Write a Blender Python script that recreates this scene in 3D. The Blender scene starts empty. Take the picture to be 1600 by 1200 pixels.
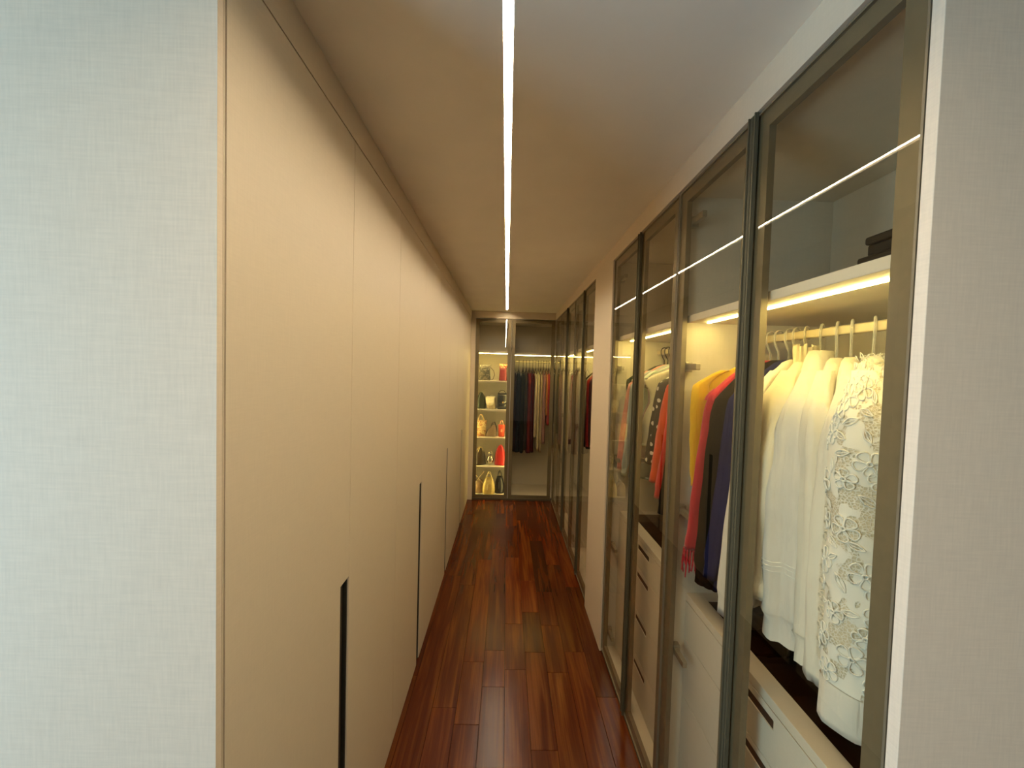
import bpy, math, random
from mathutils import Matrix, Vector
random.seed(7)
sc = bpy.context.scene
COL = sc.collection
PI = math.pi

# ------------------------------------------------------------------ camera
CAM_H = 1.65
cam_d = bpy.data.cameras.new('camera')
cam_d.sensor_width = 36.0
cam_d.lens = 600.0 / 1600.0 * 36.0
cam_d.clip_start = 0.02
cam = bpy.data.objects.new('camera', cam_d)
COL.objects.link(cam)
_p, _y, _r = 0.0334, 0.0145, 0.0281
_f = Vector((math.sin(_y)*math.cos(_p), math.cos(_y)*math.cos(_p), -math.sin(_p)))
_rt = Vector((math.cos(_y), -math.sin(_y), 0)); _up = _rt.cross(_f)
_R = _rt*math.cos(_r) + _up*math.sin(_r)
_U = -_rt*math.sin(_r) + _up*math.cos(_r)
m = Matrix((( _R.x, _U.x, -_f.x, 0), (_R.y, _U.y, -_f.y, 0), (_R.z, _U.z, -_f.z, CAM_H), (0, 0, 0, 1)))
cam.matrix_world = m
sc.camera = cam

# ------------------------------------------------------------------ world, daylight, exposure
w = bpy.data.worlds.new('sky'); sc.world = w
w.use_nodes = True
w.node_tree.nodes['Background'].inputs[0].default_value = (0.62, 0.80, 1.0, 1)
w.node_tree.nodes['Background'].inputs[1].default_value = 1.6
vs = sc.view_settings
vs.view_transform = 'Standard'
try: vs.look = 'None'
except Exception: pass
vs.exposure = 0.0
vs.gamma = 1.0
vs.use_curve_mapping = False
sc.cycles.use_denoising = True
sc.cycles.max_bounces = 9
sc.cycles.diffuse_bounces = 4
sc.cycles.glossy_bounces = 5
sc.cycles.transparent_max_bounces = 24
sc.cycles.caustics_reflective = False
sc.cycles.caustics_refractive = False
DAY_POWER = 60.0
STRIP_L = 122.0          # ceiling strip radiance
LED_L = 74.0            # wardrobe strips
# daylight entering by the bedroom window to the left behind the camera
la = bpy.data.lights.new('window_daylight', 'AREA')
la.shape = 'RECTANGLE'; la.size = 1.7; la.size_y = 1.8
la.energy = DAY_POWER; la.color = (0.53, 0.88, 1.15)
lo = bpy.data.objects.new('window_daylight', la); COL.objects.link(lo)
lo.location = (-2.52, -0.60, 1.25)
lo.rotation_euler = (PI/2, 0, -PI/2)     # local -Z to +X

# ------------------------------------------------------------------ dimensions (metres)
XL, XR = -0.458, 0.605      # left door faces, right door faces
H = 2.394                   # ceiling
DT = 2.303                  # door tops
YE = 4.85                   # end wardrobe front
YL, YR = 0.613, 0.548       # frontal walls left / right of the opening
XB = 1.15                   # back of right wardrobes

# ------------------------------------------------------------------ materials
MATS = {}
def nodes(name):
    mt = bpy.data.materials.new(name); mt.use_nodes = True
    nt = mt.node_tree
    for n in list(nt.nodes): nt.nodes.remove(n)
    out = nt.nodes.new('ShaderNodeOutputMaterial')
    return mt, nt, out
def N(nt, t, **kw):
    n = nt.nodes.new(t)
    for k, v in kw.items():
        if isinstance(k, str) and k.startswith('i_'):
            n.inputs[k[2:].replace('_', ' ')].default_value = v
        else: setattr(n, k, v)
    return n
def L(nt, a, b): nt.links.new(a, b)
def rgb(c): return (c[0], c[1], c[2], 1)
def ramp(nt, stops, interp='LINEAR'):
    r = nt.nodes.new('ShaderNodeValToRGB'); cr = r.color_ramp; cr.interpolation = interp
    while len(cr.elements) < len(stops): cr.elements.new(0.5)
    for e, (p, c) in zip(cr.elements, stops): e.position = p; e.color = rgb(c)
    return r

def mat_linen(name, c, rough=0.6, amt=0.06, bump=0.06):
    """woven-textured wall covering / laminate"""
    mt, nt, out = nodes(name)
    b = N(nt, 'ShaderNodeBsdfPrincipled'); b.inputs['Roughness'].default_value = rough
    b.inputs['Specular IOR Level'].default_value = 0.3
    tc = N(nt, 'ShaderNodeTexCoord')
    mp1 = N(nt, 'ShaderNodeMapping'); mp1.inputs['Scale'].default_value = (330, 330, 22)
    mp2 = N(nt, 'ShaderNodeMapping'); mp2.inputs['Scale'].default_value = (22, 22, 330)
    n1 = N(nt, 'ShaderNodeTexNoise', i_Scale=1.0, i_Detail=2.0); n2 = N(nt, 'ShaderNodeTexNoise', i_Scale=1.0, i_Detail=2.0)
    n3 = N(nt, 'ShaderNodeTexNoise', i_Scale=2.2, i_Detail=3.0)
    L(nt, tc.outputs['Object'], mp1.inputs[0]); L(nt, tc.outputs['Object'], mp2.inputs[0]); L(nt, tc.outputs['Object'], n3.inputs[0])
    L(nt, mp1.outputs[0], n1.inputs[0]); L(nt, mp2.outputs[0], n2.inputs[0])
    ad = N(nt, 'ShaderNodeMath', operation='ADD'); L(nt, n1.outputs[0], ad.inputs[0]); L(nt, n2.outputs[0], ad.inputs[1])
    hf = N(nt, 'ShaderNodeMath', operation='MULTIPLY_ADD'); L(nt, ad.outputs[0], hf.inputs[0]); hf.inputs[1].default_value = 0.5; hf.inputs[2].default_value = 0.0
    r = ramp(nt, [(0.25, [k*(1-amt) for k in c]), (0.75, [min(1, k*(1+amt)) for k in c])])
    L(nt, hf.outputs[0], r.inputs[0]); L(nt, r.outputs[0], b.inputs['Base Color'])
    bp = N(nt, 'ShaderNodeBump', i_Strength=bump, i_Distance=0.001); L(nt, hf.outputs[0], bp.inputs['Height']); L(nt, bp.outputs[0], b.inputs['Normal'])
    L(nt, b.outputs[0], out.inputs[0]); return mt

def mat_plain(name, c, rough=0.5, metal=0.0, spec=0.5, noise=0.0, nscale=30, bump=0.0, coat=0.0):
    mt, nt, out = nodes(name)
    b = N(nt, 'ShaderNodeBsdfPrincipled')
    b.inputs['Base Color'].default_value = rgb(c); b.inputs['Roughness'].default_value = rough
    b.inputs['Metallic'].default_value = metal; b.inputs['Specular IOR Level'].default_value = spec
    b.inputs['Coat Weight'].default_value = coat
    if noise or bump:
        tc = N(nt, 'ShaderNodeTexCoord'); n = N(nt, 'ShaderNodeTexNoise', i_Scale=nscale, i_Detail=4.0)
        L(nt, tc.outputs['Object'], n.inputs[0])
        if noise:
            r = ramp(nt, [(0.3, [k*(1-noise) for k in c]), (0.7, [min(1, k*(1+noise)) for k in c])])
            L(nt, n.outputs[0], r.inputs[0]); L(nt, r.outputs[0], b.inputs['Base Color'])
        if bump:
            bp = N(nt, 'ShaderNodeBump', i_Strength=bump, i_Distance=0.004); L(nt, n.outputs[0], bp.inputs['Height']); L(nt, bp.outputs[0], b.inputs['Normal'])
    L(nt, b.outputs[0], out.inputs[0]); return mt

def mat_fabric(c, trans=0.12, noise=0.08, nscale=14, rough=0.85, sheen=0.25):
    key = ('fab', tuple(c), trans, noise, nscale, rough)
    if key in MATS: return MATS[key]
    mt, nt, out = nodes('fabric')
    b = N(nt, 'ShaderNodeBsdfPrincipled'); b.inputs['Roughness'].default_value = rough
    b.inputs['Sheen Weight'].default_value = sheen if max(c) > 0.25 else 0.0; b.inputs['Specular IOR Level'].default_value = 0.25 if max(c) > 0.25 else 0.08
    tc = N(nt, 'ShaderNodeTexCoord')
    n = N(nt, 'ShaderNodeTexNoise', i_Scale=nscale, i_Detail=4.0); L(nt, tc.outputs['Object'], n.inputs[0])
    r = ramp(nt, [(0.3, [k*(1-noise) for k in c]), (0.7, [min(1, k*(1+noise)) for k in c])])
    L(nt, n.outputs[0], r.inputs[0]); L(nt, r.outputs[0], b.inputs['Base Color'])
    n2 = N(nt, 'ShaderNodeTexNoise', i_Scale=900.0, i_Detail=1.0); L(nt, tc.outputs['Object'], n2.inputs[0])
    bp = N(nt, 'ShaderNodeBump', i_Strength=0.15, i_Distance=0.0008); L(nt, n2.outputs[0], bp.inputs['Height'])
    mp = N(nt, 'ShaderNodeMapping'); mp.inputs['Scale'].default_value = (34, 34, 6); mp.inputs['Rotation'].default_value = (0.25, 0.2, 0); L(nt, tc.outputs['Object'], mp.inputs[0])
    n3 = N(nt, 'ShaderNodeTexNoise', i_Scale=1.0, i_Detail=2.0, i_Distortion=0.8); L(nt, mp.outputs[0], n3.inputs[0])
    b3 = N(nt, 'ShaderNodeBump', i_Strength=0.55, i_Distance=0.012); L(nt, n3.outputs[0], b3.inputs['Height']); L(nt, bp.outputs[0], b3.inputs['Normal']); L(nt, b3.outputs[0], b.inputs['Normal'])
    t = N(nt, 'ShaderNodeBsdfTranslucent'); L(nt, r.outputs[0], t.inputs[0])
    mx = N(nt, 'ShaderNodeMixShader'); mx.inputs[0].default_value = trans
    L(nt, b.outputs[0], mx.inputs[1]); L(nt, t.outputs[0], mx.inputs[2]); L(nt, mx.outputs[0], out.inputs[0])
    MATS[key] = mt; return mt

def mat_emit(name, c, s):
    mt, nt, out = nodes(name)
    e = N(nt, 'ShaderNodeEmission'); e.inputs[0].default_value = rgb(c); e.inputs[1].default_value = s
    L(nt, e.outputs[0], out.inputs[0]); return mt

def mat_glass(name, tint, ior=1.6, rough=0.0, gloss=(1, 1, 1)):
    """thin tinted pane: tinted transmission, Fresnel reflection on the outer faces"""
    mt, nt, out = nodes(name)
    tr = N(nt, 'ShaderNodeBsdfTransparent'); tr.inputs[0].default_value = rgb([k**0.5 for k in tint])
    gl = N(nt, 'ShaderNodeBsdfGlossy'); gl.inputs['Roughness'].default_value = rough; gl.inputs[0].default_value = rgb(gloss)
    fr = N(nt, 'ShaderNodeFresnel'); fr.inputs[0].default_value = ior
    ge = N(nt, 'ShaderNodeNewGeometry')
    inv = N(nt, 'ShaderNodeMath', operation='SUBTRACT'); inv.inputs[0].default_value = 1.0; L(nt, ge.outputs['Backfacing'], inv.inputs[1])
    mu = N(nt, 'ShaderNodeMath', operation='MULTIPLY'); L(nt, fr.outputs[0], mu.inputs[0]); L(nt, inv.outputs[0], mu.inputs[1])
    mx = N(nt, 'ShaderNodeMixShader'); L(nt, mu.outputs[0], mx.inputs[0]); L(nt, tr.outputs[0], mx.inputs[1]); L(nt, gl.outputs[0], mx.inputs[2])
    L(nt, mx.outputs[0], out.inputs[0]); return mt

def mat_clear():
    mt, nt, out = nodes('clear_plastic')
    tr = N(nt, 'ShaderNodeBsdfTransparent'); tr.inputs[0].default_value = (0.85, 0.83, 0.78, 1)
    b = N(nt, 'ShaderNodeBsdfPrincipled'); b.inputs['Base Color'].default_value = (0.85, 0.82, 0.74, 1); b.inputs['Roughness'].default_value = 0.12
    lw = N(nt, 'ShaderNodeLayerWeight'); lw.inputs[0].default_value = 0.45
    mr = N(nt, 'ShaderNodeMapRange'); L(nt, lw.outputs['Facing'], mr.inputs[0]); mr.inputs[3].default_value = 0.22; mr.inputs[4].default_value = 0.9
    mx = N(nt, 'ShaderNodeMixShader'); L(nt, mr.outputs[0], mx.inputs[0]); L(nt, tr.outputs[0], mx.inputs[1]); L(nt, b.outputs[0], mx.inputs[2])
    L(nt, mx.outputs[0], out.inputs[0]); return mt

def mat_wood():
    mt, nt, out = nodes('jatoba_wood')
    b = N(nt, 'ShaderNodeBsdfPrincipled'); b.inputs['Roughness'].default_value = 0.3
    b.inputs['Specular IOR Level'].default_value = 0.25
    tc = N(nt, 'ShaderNodeTexCoord'); oi = N(nt, 'ShaderNodeObjectInfo')
    sh = N(nt, 'ShaderNodeVectorMath', operation='MULTIPLY_ADD')
    cb = N(nt, 'ShaderNodeCombineXYZ'); L(nt, oi.outputs['Random'], cb.inputs[0]); L(nt, oi.outputs['Random'], cb.inputs[1]); L(nt, oi.outputs['Random'], cb.inputs[2])
    L(nt, cb.outputs[0], sh.inputs[0]); sh.inputs[1].default_value = (37, 91, 17); L(nt, tc.outputs['Object'], sh.inputs[2])
    mp = N(nt, 'ShaderNodeMapping'); mp.inputs['Scale'].default_value = (26, 1.5, 26); L(nt, sh.outputs[0], mp.inputs[0])
    n1 = N(nt, 'ShaderNodeTexNoise', i_Scale=1.0, i_Detail=6.0, i_Distortion=0.6); L(nt, mp.outputs[0], n1.inputs[0])
    mp2 = N(nt, 'ShaderNodeMapping'); mp2.inputs['Scale'].default_value = (190, 3.0, 190); L(nt, sh.outputs[0], mp2.inputs[0])
    n2 = N(nt, 'ShaderNodeTexNoise', i_Scale=1.0, i_Detail=3.0); L(nt, mp2.outputs[0], n2.inputs[0])
    mx = N(nt, 'ShaderNodeMath', operation='MULTIPLY_ADD'); L(nt, n2.outputs[0], mx.inputs[0]); mx.inputs[1].default_value = 0.3; L(nt, n1.outputs[0], mx.inputs[2])
    r = ramp(nt, [(0.36, (0.042, 0.0056, 0.0007)), (0.62, (0.082, 0.0140, 0.0018)), (0.90, (0.165, 0.045, 0.0070))])
    L(nt, mx.outputs[0], r.inputs[0])
    mm = N(nt, 'ShaderNodeMix', data_type='RGBA', blend_type='MULTIPLY'); mm.inputs['Factor'].default_value = 1.0
    L(nt, r.outputs[0], mm.inputs['A']); L(nt, oi.outputs['Color'], mm.inputs['B'])
    L(nt, mm.outputs['Result'], b.inputs['Base Color'])
    rr = N(nt, 'ShaderNodeMapRange'); L(nt, n1.outputs[0], rr.inputs[0]); rr.inputs[3].default_value = 0.19; rr.inputs[4].default_value = 0.27
    L(nt, rr.outputs[0], b.inputs['Roughness'])
    bp = N(nt, 'ShaderNodeBump', i_Strength=0.05, i_Distance=0.001); L(nt, n2.outputs[0], bp.inputs['Height']); L(nt, bp.outputs[0], b.inputs['Normal'])
    L(nt, b.outputs[0], out.inputs[0]); return mt

def mat_dots(base, dot, scale=17, thr=0.23):
    mt, nt, out = nodes('polka_dots')
    b = N(nt, 'ShaderNodeBsdfPrincipled'); b.inputs['Roughness'].default_value = 0.85
    tc = N(nt, 'ShaderNodeTexCoord')
    mp = N(nt, 'ShaderNodeMapping'); mp.inputs['Scale'].default_value = (scale, scale, scale); L(nt, tc.outputs['Object'], mp.inputs[0])
    v = N(nt, 'ShaderNodeTexVoronoi', i_Scale=1.0, i_Randomness=0.55); L(nt, mp.outputs[0], v.inputs[0])
    r = ramp(nt, [(0.0, dot), (thr, base)], 'CONSTANT'); L(nt, v.outputs['Distance'], r.inputs[0])
    L(nt, r.outputs[0], b.inputs['Base Color']); L(nt, b.outputs[0], out.inputs[0]); return mt

def mat_pattern(cs, scale=20, rough=0.8, metal=0.0):
    """mottled print in a few colours"""
    mt, nt, out = nodes('print')
    b = N(nt, 'ShaderNodeBsdfPrincipled'); b.inputs['Roughness'].default_value = rough; b.inputs['Metallic'].default_value = metal
    tc = N(nt, 'ShaderNodeTexCoord'); v = N(nt, 'ShaderNodeTexVoronoi', i_Scale=scale); L(nt, tc.outputs['Object'], v.inputs[0])
    st = [(i/len(cs), c) for i, c in enumerate(cs)]
    r = ramp(nt, st, 'CONSTANT'); L(nt, v.outputs['Color'], r.inputs[0]); L(nt, r.outputs[0], b.inputs['Base Color']); L(nt, b.outputs[0], out.inputs[0]); return mt

def mat_lace(c, scale=30):
    """openwork mesh: threads along Voronoi cell borders, holes between"""
    mt, nt, out = nodes('lace')
    b = N(nt, 'ShaderNodeBsdfPrincipled'); b.inputs['Base Color'].default_value = rgb(c); b.inputs['Roughness'].default_value = 0.85
    tc = N(nt, 'ShaderNodeTexCoord')
    v = N(nt, 'ShaderNodeTexVoronoi', feature='DISTANCE_TO_EDGE', i_Scale=scale*5.5); L(nt, tc.outputs['Object'], v.inputs[0])
    nz = N(nt, 'ShaderNodeTexNoise', i_Scale=scale*0.9, i_Detail=1.0); L(nt, tc.outputs['Object'], nz.inputs[0])
    # solid cloth patches where the noise is high, mesh elsewhere
    a = N(nt, 'ShaderNodeMath', operation='LESS_THAN'); L(nt, v.outputs['Distance'], a.inputs[0]); a.inputs[1].default_value = 0.09
    g = N(nt, 'ShaderNodeMath', operation='GREATER_THAN'); L(nt, nz.outputs[0], g.inputs[0]); g.inputs[1].default_value = 0.47
    mxx = N(nt, 'ShaderNodeMath', operation='MAXIMUM'); L(nt, a.outputs[0], mxx.inputs[0]); L(nt, g.outputs[0], mxx.inputs[1])
    bp = N(nt, 'ShaderNodeBump', i_Strength=0.6, i_Distance=0.002); L(nt, nz.outputs[0], bp.inputs['Height']); L(nt, bp.outputs[0], b.inputs['Normal'])
    tr = N(nt, 'ShaderNodeBsdfTransparent')
    mx = N(nt, 'ShaderNodeMixShader'); L(nt, mxx.outputs[0], mx.inputs[0]); L(nt, tr.outputs[0], mx.inputs[1]); L(nt, b.outputs[0], mx.inputs[2])
    L(nt, mx.outputs[0], out.inputs[0]); return mt

M = {}
M['wall'] = mat_linen('linen_wallcovering', (0.73, 0.615, 0.48), 0.7, 0.07)
M['panel'] = mat_linen('beige_door_laminate', (0.68, 0.575, 0.43), 0.55, 0.04)
M['panel_edge'] = mat_linen('beige_edge_band', (0.60, 0.50, 0.37), 0.5, 0.03)
M['paint'] = mat_plain('ceiling_paint', (0.88, 0.83, 0.73), 0.9, noise=0.02, nscale=6, bump=0.02)
M['inner'] = mat_linen('cream_interior_laminate', (0.72, 0.67, 0.57), 0.55, 0.05)
M['shelf'] = mat_linen('cream_shelf_laminate', (0.72, 0.66, 0.55), 0.5, 0.03)
M['bronze'] = mat_plain('bronze_metal', (0.17, 0.145, 0.095), 0.42, 0.75, noise=0.06, nscale=60)
M['bronze_dark'] = mat_plain('dark_bronze_profile', (0.11, 0.096, 0.058), 0.6, 0.2, 0.25)
M['bronze_frame'] = mat_plain('bronze_frame', (0.22, 0.183, 0.118), 0.5, 0.35, noise=0.05, nscale=60)
M['groove'] = mat_plain('dark_groove_profile', (0.045, 0.04, 0.03), 0.45, 0.4, noise=0.1, nscale=60)
M['dark'] = mat_plain('shadow_gap', (0.02, 0.017, 0.013), 0.9, noise=0.1)
M['wood'] = mat_wood()
M['subfloor'] = mat_plain('subfloor', (0.03, 0.01, 0.005), 0.8, noise=0.1)
M['glass'] = mat_glass('bronze_tinted_glass', (0.90, 0.86, 0.75), 1.44)
M['smoke'] = mat_glass('smoked_counter_glass', (0.35, 0.29, 0.20), 1.5)
M['clear'] = mat_clear()
M['winglass'] = mat_glass('window_glass', (0.95, 0.97, 0.97), 1.45)
M['velvet'] = mat_plain('brown_velvet', (0.055, 0.038, 0.022), 0.9, noise=0.25, nscale=40)
M['slot'] = mat_plain('dark_brown_slot', (0.035, 0.022, 0.013), 0.6, noise=0.1)
M['strip'] = mat_emit('ceiling_strip_light', (1.0, 0.83, 0.58), STRIP_L)
M['led'] = mat_emit('wardrobe_led', (1.0, 0.80, 0.27), LED_L)
M['led_side'] = mat_emit('shelf_side_led', (1.0, 0.82, 0.30), LED_L*0.85)
M['rod'] = mat_plain('champagne_rod', (0.50, 0.43, 0.28), 0.45, 0.3, noise=0.03)
M['steel'] = mat_plain('hinge_steel', (0.45, 0.42, 0.35), 0.35, 0.8, noise=0.05)
M['blackplastic'] = mat_plain('black_plastic', (0.015, 0.014, 0.012), 0.4, noise=0.1)
M['box'] = mat_plain('dark_brown_card', (0.022, 0.016, 0.009), 0.6, noise=0.15, nscale=25)
M['gold'] = mat_plain('gold_metal', (0.75, 0.55, 0.22), 0.3, 1.0, noise=0.05)
M['silver'] = mat_plain('silver_metal', (0.55, 0.50, 0.42), 0.18, 1.0, noise=0.2, nscale=50)
def leather(c, rough=0.45, bump=0.15):
    k = ('lea', tuple(c), rough)
    if k not in MATS: MATS[k] = mat_plain('leather', c, rough, 0, 0.5, noise=0.15, nscale=45, bump=bump)
    return MATS[k]

# ------------------------------------------------------------------ mesh builder
class MB:
    def __init__(s): s.v = []; s.f = []
    def box(s, x0, x1, y0, y1, z0, z1):
        o = len(s.v)
        s.v += [(x0,y0,z0),(x1,y0,z0),(x1,y1,z0),(x0,y1,z0),(x0,y0,z1),(x1,y0,z1),(x1,y1,z1),(x0,y1,z1)]
        s.f += [tuple(o+i for i in q) for q in ((3,2,1,0),(4,5,6,7),(0,1,5,4),(1,2,6,5),(2,3,7,6),(3,0,4,7))]
        return s
    def rings(s, rs, cap0=True, cap1=True, closed=True):
        n = len(rs[0]); o = len(s.v)
        for r in rs: s.v += [tuple(p) for p in r]
        for i in range(len(rs)-1):
            for j in range(n if closed else n-1):
                a = o+i*n+j; b = o+i*n+(j+1) % n
                s.f.append((a, b, b+n, a+n))
        if cap0: s.f.append(tuple(o+j for j in reversed(range(n))))
        if cap1: s.f.append(tuple(o+(len(rs)-1)*n+j for j in range(n)))
        return s
    def tube(s, path, r, n=8, cap=True):
        rs = []; P = [Vector(p) for p in path]
        nrm = None
        for i, p in enumerate(P):
            t = (P[min(i+1, len(P)-1)] - P[max(i-1, 0)])
            if t.length < 1e-9: t = Vector((0, 0, 1))
            t.normalize()
            if nrm is None:
                a = Vector((0, 0, 1)) if abs(t.z) < 0.9 else Vector((1, 0, 0))
                nrm = (a - t*a.dot(t)).normalized()
            else:
                nrm = (nrm - t*nrm.dot(t))
                if nrm.length < 1e-6: nrm = t.orthogonal()
                nrm.normalize()
            bn = t.cross(nrm)
            rad = r[i] if isinstance(r, (list, tuple)) else r
            rs.append([p + (nrm*math.cos(2*PI*k/n) + bn*math.sin(2*PI*k/n))*rad for k in range(n)])
        return s.rings(rs, cap, cap)
    def build(s, name, mat, parent=None, smooth=False, bevel=0.0, loc=None):
        me = bpy.data.meshes.new(name); me.from_pydata(s.v, [], s.f); me.update()
        me.materials.append(mat)
        if smooth: me.polygons.foreach_set('use_smooth', [True]*len(me.polygons))
        ob = bpy.data.objects.new(name, me); COL.objects.link(ob)
        if parent: ob.parent = parent
        if loc: ob.location = loc
        if bevel:
            bv = ob.modifiers.new('bevel', 'BEVEL'); bv.width = bevel; bv.segments = 2; bv.limit_method = 'ANGLE'
        return ob
def Bx(name, mat, parent, *b, bevel=0.0015): return MB().box(*b).build(name, mat, parent, bevel=bevel)
def empty(name, loc=(0, 0, 0), rz=0.0, parent=None):
    e = bpy.data.objects.new(name, None); COL.objects.link(e); e.location = loc; e.rotation_euler = (0, 0, rz); e.empty_display_size = 0.05
    if parent: e.parent = parent
    return e
def tag(o, label=None, cat=None, group=None, kind=None):
    if label: o['label'] = label
    if cat: o['category'] = cat
    if group: o['group'] = group
    if kind: o['kind'] = kind
    return o
def struct(o): o['kind'] = 'structure'; return o
def copy_tree(o, parent=None):
    c = o.copy(); COL.objects.link(c); c.parent = parent
    for ch in [k for k in o.children]: copy_tree(ch, c)
    return c

# ------------------------------------------------------------------ STRUCTURE
BX0, BX1, BY0 = -2.6, 2.4, -3.0     # bedroom the camera stands in
floor = struct(MB().box(BX0-0.1, BX1+0.1, BY0-0.1, 5.6, -0.12, -0.012).build('floor', M['subfloor']))
# planks: boundaries across, measured end joints along
PW = 0.1175
joints = {0: [2.02, 3.162, 4.1], 1: [1.45, 3.032, 4.35], 2: [1.825, 2.9, 4.52], 3: [1.737, 2.123, 3.3, 4.28],
          4: [1.953, 2.215, 3.5, 4.4], 5: [2.071, 2.457, 3.35, 4.05], 6: [1.62, 2.205, 2.581, 2.979, 4.2],
          7: [2.055, 2.447, 2.826, 3.7], 8: [1.5, 2.215, 3.237, 4.5], 9: [1.9, 2.9, 3.9]}
tones = {(5, 2): 1.35, (7, 3): 0.55, (7, 2): 0.9, (6, 3): 1.3, (3, 2): 1.25, (3, 1): 1.1, (2, 1): 0.95}
plank_meshes = {}
for i in range(10):
    x0 = -0.437 + (i-1)*PW + PW*0; x0 = -0.554 + i*PW; x1 = x0 + PW
    a0, a1 = max(x0, XL-0.02), min(x1, 0.66)
    if a1 - a0 < 0.01: continue
    ys = [0.3, ] + joints.get(i, []) + [YE+0.03]
    if ys[1] > 1.4: ys.insert(1, 0.3 + random.uniform(0.3, 0.9))
    for k in range(len(ys)-1):
        g = 0.0007
        o = MB().box(-(a1-a0)/2+g, (a1-a0)/2-g, -(ys[k+1]-ys[k])/2+g, (ys[k+1]-ys[k])/2-g, -0.012, 0).build('plank', M['wood'], floor, bevel=0.0008, loc=((a0+a1)/2, (ys[k]+ys[k+1])/2, random.uniform(-0.0004, 0)))
        t = tones.get((i, k-1), random.uniform(0.72, 1.2)); o.color = (t, t*random.uniform(0.92, 1.08), t*random.uniform(0.85, 1.1), 1)
# bedroom boards behind the opening (laid the same way)
rows = int((BX1-BX0)/PW)+1
for i in range(rows):
    x0 = BX0 + i*PW; x1 = min(x0+PW, BX1)
    ys = [BY0, BY0+random.uniform(0.8, 1.6), BY0+random.uniform(1.9, 2.6), YL if x1 < XL-0.02 else (YR if x0 > 0.66 else 0.3)]
    for k in range(3):
        o = MB().box(-(x1-x0)/2+.0007, (x1-x0)/2-.0007, -(ys[k+1]-ys[k])/2+.0007, (ys[k+1]-ys[k])/2-.0007, -0.012, 0).build('plank', M['wood'], floor, loc=((x0+x1)/2, (ys[k]+ys[k+1])/2, 0))
        t = random.uniform(0.75, 1.2); o.color = (t, t, t, 1)

# ceiling with a recessed slot for the light strip
SX, SW = -0.017, 0.0125      # slot centre, half width
cb = MB()
cb.box(BX0-0.1, SX-SW, BY0-0.1, 5.6, H, H+0.1)
cb.box(SX+SW, BX1+0.1, BY0-0.1, 5.6, H, H+0.1)
cb.box(SX-SW, SX+SW, 4.70, 5.6, H, H+0.1)
cb.box(SX-SW, SX+SW, BY0-0.1, -2.2, H, H+0.1)
cb.box(SX-SW, SX+SW, -2.2, 4.70, H+0.012, H+0.1)
ceiling = struct(cb.build('ceiling', M['paint']))
sl = empty('ceiling_strip_light', (SX, 1.25, H))
tag(sl, 'long thin glowing strip light recessed down the middle of the ceiling', 'strip light')
MB().box(-SW+0.0012, SW-0.0012, -3.445, 3.445, 0.0080, 0.0095).build('diffuser', M['strip'], sl)
MB().box(-SW, -SW+0.0012, -3.448, 3.448, 0.0, 0.0115).box(SW-0.0012, SW, -3.448, 3.448, 0.0, 0.0115).box(-SW, SW, -3.448, 3.448, 0.0095, 0.0115).build('channel', M['shelf'], sl)

# frontal walls either side of the opening
struct(MB().box(BX0, XL, YL, YL+0.012, 0, H).build('wall_front_left', M['wall']))
struct(MB().box(XR-0.004, BX1, YR, YR+0.018, 0, H).build('wall_front_right', M['wall'], bevel=0.001))
# bedroom shell behind the camera
struct(MB().box(BX1, BX1+0.1, BY0, YR, 0, H).build('wall_bedroom_right', M['wall']))
struct(MB().box(BX0-0.1, BX1+0.1, BY0-0.1, BY0, 0, H).build('wall_bedroom_back', M['wall']))
WY0, WY1, WZ0, WZ1 = -1.5, 0.3, 0.3, 2.2
struct(MB().box(BX0-0.1, BX0, BY0, WY0, 0, H).box(BX0-0.1, BX0, WY1, YL, 0, H).box(BX0-0.1, BX0, WY0, WY1, 0, WZ0).box(BX0-0.1, BX0, WY0, WY1, WZ1, H).build('wall_bedroom_left', M['wall']))
win = struct(MB().box(BX0-0.08, BX0-0.03, WY0, WY0+0.06, WZ0, WZ1).box(BX0-0.08, BX0-0.03, WY1-0.06, WY1, WZ0, WZ1)
    .box(BX0-0.08, BX0-0.03, WY0+.06, WY1-.06, WZ0, WZ0+0.06).box(BX0-0.08, BX0-0.03, WY0+.06, WY1-.06, WZ1-0.06, WZ1).box(BX0-0.08, BX0-0.03, -0.63, -0.57, WZ0+.06, WZ1-.06).build('window_1', M['shelf']))
Bx('pane', M['winglass'], win, BX0-0.06, BX0-0.05, WY0+.06, -0.63, WZ0+.06, WZ1-.06, bevel=0)
Bx('pane', M['winglass'], win, BX0-0.06, BX0-0.05, -0.57, WY1-.06, WZ0+.06, WZ1-.06, bevel=0)

# shell behind the wardrobes
struct(MB().box(-1.2, -1.1, YL+0.012, 5.6, 0, H).build('wall_left', M['paint']))
struct(MB().box(XB+0.03, XB+0.13, YR+0.018, 5.6, 0, H).build('wall_right', M['paint']))
struct(MB().box(-1.2, XB+0.13, 5.5, 5.6, 0, H).build('wall_end', M['paint']))

# fascias above the doors, fillers, pier
struct(MB().box(XL-0.02, XL, YL+0.012, YE-0.0, DT+0.004, H).build('trim_1', M['panel']))
struct(MB().box(XL-0.02, XL, YL+0.0125, YL+0.0165, 0, DT+0.004).build('trim_2', M['panel_edge']))
struct(MB().box(XR-0.004, XR+0.022, YR+0.018, YE, DT+0.004, H).build('trim_3', M['panel']))
struct(MB().box(XL, XR-0.004, YE-0.002, YE+0.02, DT+0.004, H).build('trim_4', M['panel']))
struct(MB().box(XL-0.02, -0.4025, YE, YE+0.0295, 0, DT+0.004).build('trim_5', M['panel']))
PY0, PY1 = 2.226, 2.664
struct(MB().box(XR-0.008, XR+0.024, PY0, PY1, 0, DT+0.004).box(XR+0.03, XB, PY0+0.01, PY1-0.01, 0, DT).build('wall_pier', M['panel'], bevel=0.001))

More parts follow.
